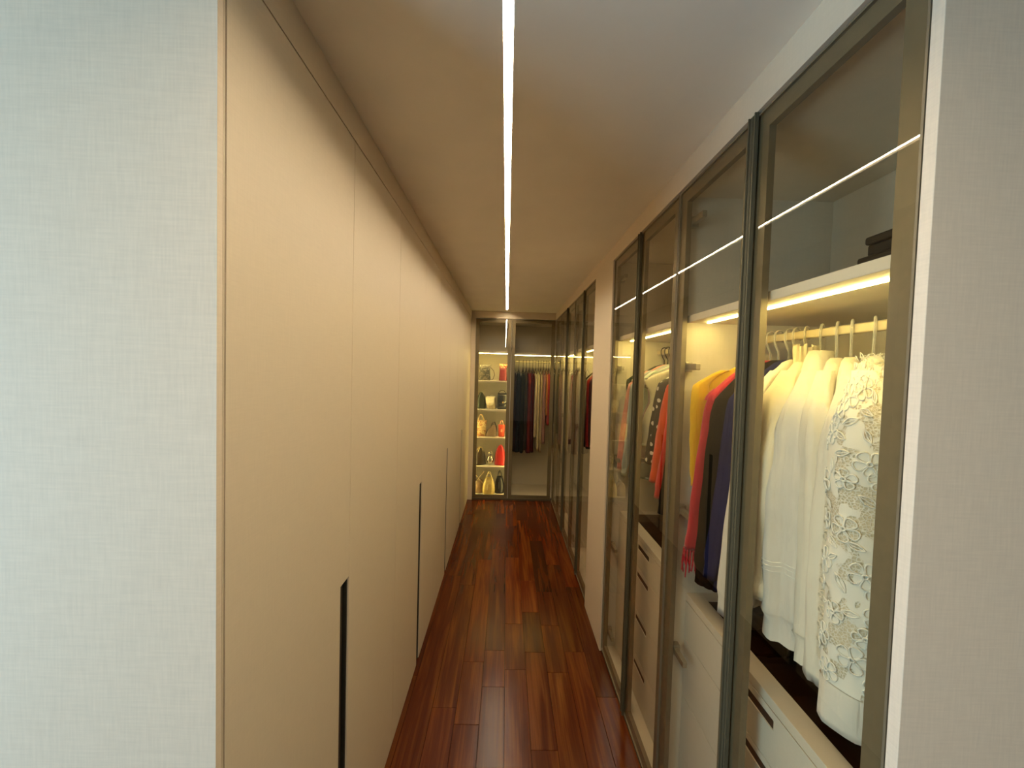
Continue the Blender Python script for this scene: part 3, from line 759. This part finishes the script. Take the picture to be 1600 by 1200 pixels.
# 6-10 darker half of the same wardrobe
garment('white_tunic', 'plain white tunic seen beside the navy jacket', 'tunic', 0.872, 1.150, R_(24), 0.74, WH, half=0.205, depth=0.022, sag=0.03, sleeve=dict(len=0.70, r=0.028, taper=0.9, dv=0.05), seed=51, group=GA)
hanger(0.872, 1.150, R_(24), 0.165, M['clear'], 'clear plastic hanger holding the plain white tunic', HA)
garment('navy_jacket', 'navy blue jacket between the white tunic and the black coat', 'jacket', 0.872, 1.180, R_(21), 0.72, mat_fabric((0.014, 0.018, 0.075), 0.0, 0.15), half=0.212, depth=0.022, sag=0.05, sleeve=dict(len=0.62, r=0.032, taper=0.9, dv=0.075), seed=52, group=GA)
hanger(0.872, 1.180, R_(21), 0.165, M['clear'], 'clear plastic hanger holding the navy jacket', HA)
garment('black_coat', 'black coat hanging beside the pink fringed dress', 'coat', 0.872, 1.226, R_(19), 0.75, mat_fabric((0.010, 0.008, 0.005), 0.0, 0.2), half=0.216, depth=0.028, sag=0.05, sleeve=dict(len=0.66, r=0.042, ru=0.030, taper=0.95, dv=0.065), seed=53, group=GA)
hanger(0.872, 1.226, R_(19), 0.165, M['clear'], 'clear plastic hanger holding the black coat', HA)
g, pts, zb = garment('pink_dress', 'coral pink dress with gathered shoulder and fringed hem', 'dress', 0.872, 1.264, R_(14), 0.66, mat_fabric((0.50, 0.022, 0.040), 0.05, 0.1), half=0.212, depth=0.022, sag=0.05, sleeve=dict(len=0.58, r=0.028, ru=0.030, taper=1.10, cuff=1.05, dv=0.075), seed=54, group=GA)
SP = pts['SP']; mb = MB()
for k in range(26):
    a = 2*PI*k/26; p0 = Vector(SP(0.99, a)); ln = rnd.uniform(0.05, 0.10)
    mb.tube([p0, p0+Vector((0.004*math.cos(a), 0.004*math.sin(a), -ln*0.6)), p0+Vector((rnd.uniform(-.006, .006), rnd.uniform(-.006, .006), -ln))], [0.0032, 0.0036, 0.0026], 4)
tag(mb.build('fringe', mat_fabric((0.50, 0.022, 0.040), 0.05, 0.1), g), kind='stuff')
mb = MB(); 
mb.rings([[SP(0.10+0.02*k, 2*PI*j/40, 0.004+0.004*math.sin(10*2*PI*j/40)*(k/3)) for j in range(40)] for k in range(4)], False, False)
mb.build('gathered_frill', mat_fabric((0.54, 0.028, 0.048), 0.05, 0.1), g, smooth=True)
hanger(0.872, 1.264, R_(14), 0.165, M['clear'], 'clear plastic hanger holding the pink fringed dress', HA)
garment('yellow_cardigan', 'bright yellow cardigan hanging against the partition, beside the pink dress', 'cardigan', 0.872, 1.328, R_(8), 0.44, mat_fabric((0.80, 0.50, 0.015), 0.1, 0.06), half=0.222, depth=0.017, famp=0.004, sleeve=dict(len=0.36, r=0.020, ru=0.035, taper=0.8, cuff=0.9), seed=55, group=GA)
hanger(0.872, 1.328, R_(8), 0.165, M['clear'], 'clear plastic hanger holding the yellow cardigan', HA)

# second wardrobe
GB = 'clothes hanging in the second glass wardrobe'; HB = 'black hangers in the second glass wardrobe'
Bk = M['blackplastic']
def gb(name, label, cat, y, deg, ln, mat, hl, **k):
    garment(name, label, cat, 0.870, y, R_(deg), ln, mat, group=GB, **k); hanger(0.870, y, R_(deg), k.get('half', 0.215)*(0.90 if k.get('sleeveless') else 0.74), Bk, hl, HB, clips=bool(k.get('sleeveless')))
gb('black_dress', 'black dress showing below the orange tunic', 'dress', 1.500, 14, 0.66, mat_fabric((0.012, 0.010, 0.008), 0, 0.2), 'black hanger holding the black dress', half=0.205, depth=0.022, sag=0.08, sleeve=dict(len=0.56, r=0.026, dv=0.11), seed=60)
gb('red_blouse', 'scarlet blouse longer than the orange tunic in front of it', 'blouse', 1.548, 15, 0.56, mat_fabric((0.62, 0.02, 0.012), 0.08, 0.1), 'black hanger holding the scarlet blouse', half=0.215, depth=0.020, flare=1.05, sag=0.06, sleeve=dict(len=0.50, r=0.024, ru=0.020, taper=1.15, dv=0.09), seed=61)
gb('orange_tunic', 'orange red tunic hanging beside the polka-dot blouse', 'tunic', 1.585, 15, 0.50, mat_fabric((0.70, 0.075, 0.012), 0.08, 0.1), 'black hanger holding the orange tunic', half=0.215, depth=0.022, flare=1.05, sag=0.06, sleeve=dict(len=0.44, r=0.028, ru=0.022, taper=1.25, cuff=1.1, dv=0.09), seed=62)
gb('polka_dot_blouse', 'black blouse with white polka dots', 'blouse', 1.668, 14, 0.44, mat_dots((0.018, 0.015, 0.010), (0.75, 0.72, 0.62), 26, 0.25), 'black hanger holding the polka-dot blouse', half=0.215, depth=0.026, sag=0.05, sleeve=dict(len=0.38, r=0.036, ru=0.026, taper=1.0, cuff=1.0, dv=0.07), seed=63)
gb('cream_vest', 'sleeveless cream vest with deep cut armhole', 'vest', 1.850, 13, 0.40, mat_fabric((0.78, 0.72, 0.56), 0.15), 'black hanger holding the sleeveless cream vest', half=0.238, depth=0.026, sleeveless=True, seed=64)
gb('lilac_blouse', 'dusty lilac blouse behind the sleeveless cream vest', 'blouse', 1.895, 10, 0.46, mat_fabric((0.42, 0.30, 0.33), 0.15), 'black hanger holding the dusty lilac blouse', half=0.215, depth=0.020, sleeveless=True, seed=65)
gb('mint_shirt', 'pale mint green shirt with wide flat shoulders', 'shirt', 1.935, 10, 0.40, mat_fabric((0.50, 0.62, 0.52), 0.15), 'black hanger holding the pale mint shirt', half=0.222, depth=0.020, sleeve=dict(len=0.46, r=0.022), seed=66)
gb('lavender_dress', 'long pale lavender dress behind the dark stile', 'dress', 1.975, 10, 0.50, mat_fabric((0.45, 0.38, 0.48), 0.15), 'black hanger holding the lavender dress', half=0.215, depth=0.022, sleeve=dict(len=0.58, r=0.024), seed=67)
gb('pale_blue_shirt', 'pale grey blue shirt seen through the narrow door by the pier', 'shirt', 2.020, 10, 0.62, mat_fabric((0.44, 0.52, 0.54), 0.15), 'black hanger holding the pale grey blue shirt', half=0.212, depth=0.022, sag=0.06, sleeve=dict(len=0.54, r=0.026, ru=0.022, dv=0.10), seed=68)
gb('pink_blouse', 'salmon pink blouse seen through the narrow door by the pier', 'blouse', 2.070, 10, 0.60, mat_fabric((0.68, 0.30, 0.26), 0.12), 'black hanger holding the salmon pink blouse', half=0.212, depth=0.020, sag=0.04, sleeve=dict(len=0.52, r=0.024, ru=0.020, taper=1.2, dv=0.10), seed=69)
gb('dark_green_jacket', 'dark green jacket, last garment before the pier', 'jacket', 2.118, 10, 0.42, mat_fabric((0.025, 0.035, 0.025), 0, 0.2), 'black hanger holding the dark green jacket', half=0.218, depth=0.020, sleeve=dict(len=0.36, r=0.020), seed=70)

# wardrobes beyond the pier
GC = 'clothes hanging in the wardrobes beyond the pier'; HC = 'black hangers beyond the pier'
def gc(name, label, cat, y, deg, ln, mat, hl, **k):
    garment(name, label, cat, 0.870, y, R_(deg), ln, mat, group=GC, **k); hanger(0.870, y, R_(deg), k.get('half', 0.215)*0.74, Bk, hl, HC)
gc('black_cardigan', 'black cardigan nearest the far side of the pier', 'cardigan', 2.93, 8, 0.70, mat_fabric((0.015, 0.013, 0.010), 0, 0.2), 'black hanger holding the black cardigan', sleeve=dict(len=0.6, r=0.03), seed=80)
gc('plum_dress', 'dark plum dress behind the red coat', 'dress', 3.02, 8, 0.72, mat_fabric((0.05, 0.012, 0.02), 0, 0.2), 'black hanger holding the plum dress', sleeve=dict(len=0.55, r=0.03), seed=81)
gc('red_coat', 'long bright red coat just beyond the pier', 'coat', 3.10, 10, 0.66, mat_fabric((0.50, 0.012, 0.010), 0, 0.12), 'black hanger holding the long red coat', half=0.22, sleeve=dict(len=0.58, r=0.036), seed=82)
gc('cream_jacket', 'narrow cream jacket between the red and the black coats', 'jacket', 3.165, 10, 0.58, mat_fabric((0.60, 0.53, 0.38), 0.1), 'black hanger holding the cream jacket', half=0.215, depth=0.02, sleeve=dict(len=0.52, r=0.025), seed=83)
gc('black_overcoat', 'black overcoat with rounded shoulders beside the red coat', 'coat', 3.225, 10, 0.70, mat_fabric((0.014, 0.014, 0.010), 0, 0.2), 'black hanger holding the black overcoat', half=0.222, depth=0.034, sleeve=dict(len=0.60, r=0.040), collar='stand', seed=84)
gc('brown_blouse', 'brown blouse in the second wardrobe beyond the pier', 'blouse', 3.80, 8, 0.55, mat_fabric((0.16, 0.07, 0.03), 0.05), 'black hanger holding the brown blouse', sleeve=dict(len=0.5, r=0.028), seed=85)
gc('rose_dress', 'rose print dress in the second wardrobe beyond the pier', 'dress', 3.92, 8, 0.80, mat_pattern([(0.45, 0.16, 0.16), (0.40, 0.26, 0.25), (0.30, 0.12, 0.13)], 45), 'black hanger holding the rose print dress', sleeve=dict(len=0.4, r=0.026), seed=86)
gc('mauve_skirt', 'mauve dress hanging below the short white blouse', 'dress', 4.03, 8, 0.80, mat_fabric((0.30, 0.19, 0.20), 0.1), 'black hanger holding the mauve dress', half=0.20, sleeveless=True, seed=87)
gc('white_crop_blouse', 'short white blouse with a cut-away shoulder, far wardrobe', 'blouse', 4.10, 10, 0.34, mat_fabric((0.80, 0.77, 0.66), 0.1), 'black hanger holding the short white blouse', half=0.22, sleeve=dict(len=0.26, r=0.03, taper=1.2), seed=88)
gc('tan_coat', 'tan coat in the corner wardrobe', 'coat', 4.60, 8, 0.78, mat_fabric((0.30, 0.10, 0.03), 0.05), 'black hanger holding the tan coat', sleeve=dict(len=0.6, r=0.035), seed=89)
gc('sage_dress', 'sage grey dress in the corner wardrobe', 'dress', 4.74, 8, 0.74, mat_fabric((0.26, 0.27, 0.20), 0.08), 'black hanger holding the sage dress', sleeve=dict(len=0.55, r=0.03), seed=90)

# end wardrobe: garments edge-on along a rod running across
GE = 'clothes on the end wardrobe rod'; HE = 'black hangers on the end wardrobe rod'
RY = YE + 0.27
ends = [(0.105, 1.10, (0.012, 0.006, 0.008), 0.026, 'black_trousers', 'black trousers, first from the handbag shelves', 'trousers'),
        (0.160, 1.12, (0.006, 0.008, 0.012), 0.030, 'blue_black_coat', 'blue black coat, second from the handbag shelves', 'coat'),
        (0.215, 1.12, (0.012, 0.014, 0.010), 0.024, 'charcoal_trousers', 'charcoal trousers between the blue black coat and the speckled dress', 'trousers'),
        (0.258, 1.08, (0.035, 0.028, 0.018), 0.020, 'speckled_dress', 'dark speckled dress next to the brick red trousers', 'dress'),
        (0.300, 1.12, (0.13, 0.012, 0.008), 0.026, 'brick_red_trousers', 'brick red trousers next to the maroon skirt', 'trousers'),
        (0.345, 1.12, (0.055, 0.005, 0.006), 0.022, 'maroon_skirt', 'dark maroon skirt beside the cream trousers', 'skirt'),
        (0.384, 0.93, (0.56, 0.48, 0.33), 0.021, 'cream_trousers', 'cream trousers beside the maroon skirt', 'trousers'),
        (0.420, 1.08, (0.62, 0.55, 0.34), 0.017, 'pale_yellow_trousers', 'pale yellow trousers right of the cream pair', 'trousers'),
        (0.452, 1.10, (0.50, 0.38, 0.24), 0.015, 'sand_trousers', 'sand trousers hanging lowest behind the mauve trousers', 'trousers'),
        (0.490, 1.00, (0.32, 0.16, 0.15), 0.027, 'mauve_trousers', 'mauve pink trousers in the middle of the rod', 'trousers'),
        (0.528, 0.62, (0.55, 0.20, 0.05), 0.014, 'orange_skirt', 'orange skirt between the mauve and the red garments', 'skirt'),
        (0.560, 0.74, (0.42, 0.010, 0.008), 0.020, 'red_skirt', 'bright red skirt near the right end door stile', 'skirt'),
        (0.595, 0.70, (0.10, 0.15, 0.06), 0.015, 'green_skirt', 'olive green skirt beside the red skirt', 'skirt'),
        (0.635, 1.05, (0.008, 0.007, 0.009), 0.028, 'black_skirt', 'long black skirt at the right door stile', 'skirt'),
        (0.700, 0.85, (0.12, 0.17, 0.08), 0.022, 'green_dress', 'green dress in the corner behind the glass', 'dress'),
        (0.760, 1.00, (0.25, 0.08, 0.03), 0.024, 'rust_dress', 'rust dress in the corner behind the glass', 'dress')]
for i, (x, ln, c, dp, nm, lb, ct) in enumerate(ends):
    garment(nm, lb, ct, x, RY, PI/2 + R_(random.uniform(-4, 4)), ln, mat_fabric(c, 0.05 if max(c) > 0.3 else 0, 0.12), half=0.175, depth=dp, straps=True, folds=3, famp=0.004, seed=100+i, group=GE, flare=1.06)
    hanger(x, RY, PI/2, 0.17, Bk, 'black hanger holding the ' + nm.replace('_', ' '), HE)

# ------------------------------------------------------------------ HANDBAGS
GH = 'handbags on the lit end shelves'
def sup(a, e): return math.copysign(abs(math.cos(a))**e, math.cos(a)), math.copysign(abs(math.sin(a))**e, math.sin(a))
def bag_body(w, d, prof, e=0.6, n=32, skew=0.0):
    """prof: (z, width factor, depth factor)"""
    rs = []
    for (z, fw, fd) in prof:
        rs.append([(w/2*fw*sup(2*PI*j/n, e)[0] + skew*z, d/2*fd*sup(2*PI*j/n, e)[1], z) for j in range(n)])
    return MB().rings(rs)
def arch(w, h, z0, y, n=14, x0=0.0):
    return [(x0 + w/2*math.cos(PI*k/n), y, z0 + h*math.sin(PI*k/n)) for k in range(n+1)]
def bag(kind, label, x, z, w, h, d, mat, mat2, rz=0.0, y=None, name='handbag'):
    t = empty(name, (x, (y or YE+0.165), z+0.0005), rz); tag(t, label, 'handbag', GH)
    if kind == 'dome':
        prof = [(0, 0.92, 0.92), (0.008, 1.0, 1.0)] + [(h*q, 1.0*(1-q**2.6)**0.55, max(0.12, 1-0.75*q)) for q in (0.1, 0.25, 0.4, 0.55, 0.7, 0.82, 0.91, 0.97)] + [(h, 0.10, 0.12)]
        bag_body(w, d, prof).build('body', mat, t, smooth=True)
        pth = [(w/2*1.01*(1-q**2.6)**0.55*s, 0, h*q) for s, qs in ((-1, [0.05, .25, .45, .65, .8, .92, .985]), (1, [.985, .92, .8, .65, .45, .25, .05])) for q in qs]
        MB().tube(pth, 0.004, 6).build('zip_piping', mat2, t, smooth=True)
        for s in (-1, 1): MB().tube(arch(w*0.45, h*0.30, h*0.72, s*d*0.18), 0.004, 6).build('handle', mat2, t, smooth=True)
    elif kind == 'tote':
        prof = [(0, 0.80, 0.9), (0.006, 0.86, 1.0), (h*0.4, 0.92, 0.95), (h*0.72, 0.98, 0.7), (h*0.76, 1.0, 0.55), (h*0.752, 0.96, 0.42), (h*0.6, 0.9, 0.4)]
        bag_body(w, d, prof, 0.45).build('body', mat, t, smooth=True)
        for s in (-1, 1): MB().tube(arch(w*0.5, h*0.42, h*0.60, s*d*0.28), 0.005, 6).build('handle', mat2, t, smooth=True)
        MB().box(-w*0.12, w*0.12, -d*0.5-0.002, -d*0.44, h*0.30, h*0.48).build('patch', mat2, t, bevel=0.002)
    elif kind == 'flap':
        bag_body(w, d, [(0, 0.95, 0.9), (0.006, 1, 1), (h*0.5, 1.0, 1.0), (h*0.9, 0.96, 0.8), (h, 0.9, 0.55)], 0.4).build('body', mat, t, smooth=True)
        fl = []
        for (y0, zz, fw) in ((d*0.25, h*0.99, 0.94), (0.0, h*1.02, 0.97), (-d*0.40, h*0.99, 1.02), (-d*0.56, h*0.85, 1.03), (-d*0.58, h*0.55, 1.0), (-d*0.57, h*0.38, 0.82)):
            fl.append([(w/2*fw*(-1+2*j/10), y0, zz - (0.10*h*(1-abs(-1+2*j/10)**2)*-1 if zz < h*0.4 else 0)*-1) for j in range(11)])
        fo = MB().rings(fl, False, False, closed=False).build('flap', mat2, t, smooth=True)
        so = fo.modifiers.new('thick', 'SOLIDIFY'); so.thickness = 0.003
        MB().box(-0.010, 0.010, -d*0.64, -d*0.585, h*0.40, h*0.50).build('clasp', M['gold'], t, bevel=0.002)
        MB().tube(arch(w*0.9, h*0.35, h*0.86, d*0.1), 0.003, 6).build('strap', M['gold'] if mat2 is mat else mat, t, smooth=True)
    elif kind == 'bucket':
        prof = [(0, 0.86, 0.88), (0.008, 0.97, 0.98), (h*0.2, 1.0, 1.0), (h*0.42, 0.92, 0.92), (h*0.6, 0.72, 0.7), (h*0.72, 0.56, 0.5), (h*0.74, 0.6, 0.52), (h*0.7, 0.48, 0.4)]
        bag_body(w, d, prof, 0.75).build('body', mat, t, smooth=True)
        for s in (-1, 1): MB().tube(arch(w*0.42, h*0.36, h*0.62, s*d*0.26), 0.0055, 6).build('handle', mat2, t, smooth=True)
        MB().tube([(w*0.30*math.cos(2*PI*k/20), d*0.28*math.sin(2*PI*k/20), h*0.66) for k in range(21)], 0.003, 5).build('drawstring', mat2, t, smooth=True)
        MB().tube([(-0.01, -d*0.46, h*0.5), (-0.014, -d*0.50, h*0.35), (-0.016, -d*0.52, h*0.22)], [0.003, 0.004, 0.007], 6).build('tassel', mat2, t, smooth=True)
    elif kind == 'drawstring':
        prof = [(0, 0.95, 0.95), (0.006, 1, 1), (h*0.3, 0.93, 0.9), (h*0.6, 0.85, 0.8), (h*0.8, 0.92, 0.7)]
        B_ = bag_body(w, d, prof, 0.5)
        B_.build('body', mat, t, smooth=True)
        n = 48; rr = []
        for q, fw in ((0.78, 0.86), (0.88, 0.92), (1.0, 1.0), (0.96, 0.9)):
            rr.append([(w/2*fw*math.cos(2*PI*j/n)*(1+0.08*math.sin(9*2*PI*j/n)*q), d/2*fw*0.8*math.sin(2*PI*j/n)*(1+0.1*math.sin(9*2*PI*j/n)), h*q + 0.006*math.sin(7*2*PI*j/n)*q) for j in range(n)])
        MB().rings(rr, False, True).build('gathered_top', mat2, t, smooth=True)
        MB().tube([(w*0.46, 0, h*0.85), (w*0.75, 0, h*0.62), (w*0.82, -0.01, h*0.35), (w*0.70, -0.015, h*0.08), (w*0.55, -0.02, 0.006)], 0.004, 6).build('strap', mat2 if False else leather((0.05, 0.02, 0.012)), t, smooth=True)
    elif kind == 'ball':
        rs = []
        for k in range(13):
            a = -PI/2 + PI*k/12; rs.append([(w/2*max(0.02, math.cos(a))*math.cos(2*PI*j/24), d/2*max(0.02, math.cos(a))*math.sin(2*PI*j/24), h*0.36*(1+math.sin(a))) for j in range(24)])
        MB().rings(rs).build('body', mat, t, smooth=True)
        MB().tube([(w*0.20*math.cos(a), 0, h*0.84+w*0.22*math.sin(a)) for a in [2*PI*k/18 for k in range(19)]], 0.006, 6).build('ring_handle', mat2, t, smooth=True)
        MB().tube([(w*0.5*math.cos(a), d*0.5*math.sin(a), h*0.36) for a in [2*PI*k/24 for k in range(25)]], 0.003, 5).build('seam_band', mat2, t, smooth=True)
    elif kind == 'slouch':
        prof = [(0, 1.0, 1.0), (0.01, 1.04, 1.0), (h*0.25, 0.86, 0.9), (h*0.5, 0.60, 0.75), (h*0.72, 0.34, 0.5), (h*0.8, 0.16, 0.3)]
        bag_body(w, d, prof, 0.8, skew=0.28).build('body', mat, t, smooth=True)
        MB().tube([(w*0.02, -d*0.2, h*0.55), (w*0.16, -d*0.1, h*0.92), (w*0.34, 0, h*0.98), (w*0.46, d*0.1, h*0.7), (w*0.48, d*0.1, h*0.3)], 0.008, 8).build('strap', mat2, t, smooth=True)
    elif kind == 'crossed':
        prof = [(0, 0.9, 0.9), (0.008, 1.0, 1.0), (h*0.35, 1.0, 0.95), (h*0.55, 0.8, 0.7), (h*0.64, 0.35, 0.3)]
        bag_body(w, d, prof, 0.7).build('body', mat, t, smooth=True)
        MB().tube([(-w*0.42, -d*0.3, h*0.40), (-w*0.05, -d*0.35, h*0.66), (w*0.30, -d*0.3, h*0.84), (w*0.52, -d*0.2, h*0.99)], 0.0065, 6).build('strap', mat2, t, smooth=True)
        MB().tube([(w*0.45, -d*0.34, h*0.45), (w*0.15, -d*0.42, h*0.62), (-w*0.22, -d*0.36, h*0.80), (-w*0.5, -d*0.25, h*0.97)], 0.0065, 6).build('strap', mat2, t, smooth=True)
    return t
L1 = leather
S1, S2, S3, S4, S5 = 1.522, 1.152, 0.790, 0.417, 0.046
bag('drawstring', 'grey brocade drawstring bag with a hanging strap on the top bag shelf', -0.285, S1, 0.155, 0.200, 0.10, mat_pattern([(0.05, 0.045, 0.035), (0.13, 0.11, 0.085), (0.03, 0.03, 0.025)], 60), L1((0.20, 0.18, 0.15)))
bag('drawstring', 'dark red drawstring bag with gold ruffled top on the top bag shelf', -0.048, S1, 0.105, 0.215, 0.09, L1((0.15, 0.006, 0.005)), mat_pattern([(0.75, 0.55, 0.2), (0.45, 0.05, 0.03), (0.7, 0.6, 0.35)], 80))
bag('dome', 'dark green dome bag at the left of the second bag shelf', -0.325, S2, 0.125, 0.205, 0.11, L1((0.012, 0.020, 0.010)), L1((0.05, 0.055, 0.03)), rz=0.25)
bag('flap', 'cream flap bag with tassels in the middle of the second bag shelf', -0.190, S2, 0.115, 0.155, 0.08, L1((0.45, 0.36, 0.22)), L1((0.78, 0.72, 0.52)), rz=-0.4)
bag('flap', 'glossy black handbag at the right of the second bag shelf', -0.050, S2, 0.125, 0.200, 0.10, L1((0.008, 0.008, 0.009), 0.25), L1((0.010, 0.010, 0.010), 0.25), rz=0.2)
bag('tote', 'tan and gold tote with a printed front on the third bag shelf', -0.318, S3, 0.150, 0.275, 0.09, mat_pattern([(0.42, 0.28, 0.11), (0.28, 0.12, 0.05), (0.52, 0.40, 0.20)], 55, 0.5), L1((0.55, 0.38, 0.18)))
bag('slouch', 'slouchy taupe handbag lying in the middle of the third bag shelf', -0.195, S3, 0.165, 0.190, 0.09, L1((0.18, 0.125, 0.08)), L1((0.04, 0.025, 0.02)))
bag('tote', 'small orange red handbag with white piped handle on the third bag shelf', -0.048, S3, 0.090, 0.205, 0.07, L1((0.42, 0.045, 0.012)), L1((0.60, 0.28, 0.16)))
bag('dome', 'dark brown dome bag with gold side piping on the fourth bag shelf', -0.320, S4, 0.150, 0.225, 0.12, L1((0.030, 0.017, 0.009)), L1((0.50, 0.38, 0.18)), rz=0.5)
bag('ball', 'round metallic evening bag with ring handle on the fourth bag shelf', -0.188, S4, 0.095, 0.175, 0.09, M['silver'], M['silver'])
bag('dome', 'bright red dome bag on the fourth bag shelf', -0.055, S4, 0.145, 0.255, 0.11, L1((0.34, 0.008, 0.008)), L1((0.45, 0.03, 0.025)), rz=-0.25)
bag('crossed', 'brown bag with two crossing straps on the bottom bag shelf', -0.330, S5, 0.130, 0.285, 0.11, L1((0.14, 0.085, 0.04)), L1((0.33, 0.25, 0.15)))
bag('bucket', 'pale yellow bucket bag with upright handles on the bottom bag shelf', -0.195, S5, 0.165, 0.275, 0.13, L1((0.58, 0.45, 0.16)), L1((0.76, 0.66, 0.36)), y=YE+0.135)
bag('bucket', 'black handbag with upright handles on the bottom bag shelf', -0.055, S5, 0.130, 0.290, 0.11, L1((0.006, 0.005, 0.008)), L1((0.03, 0.025, 0.025)))
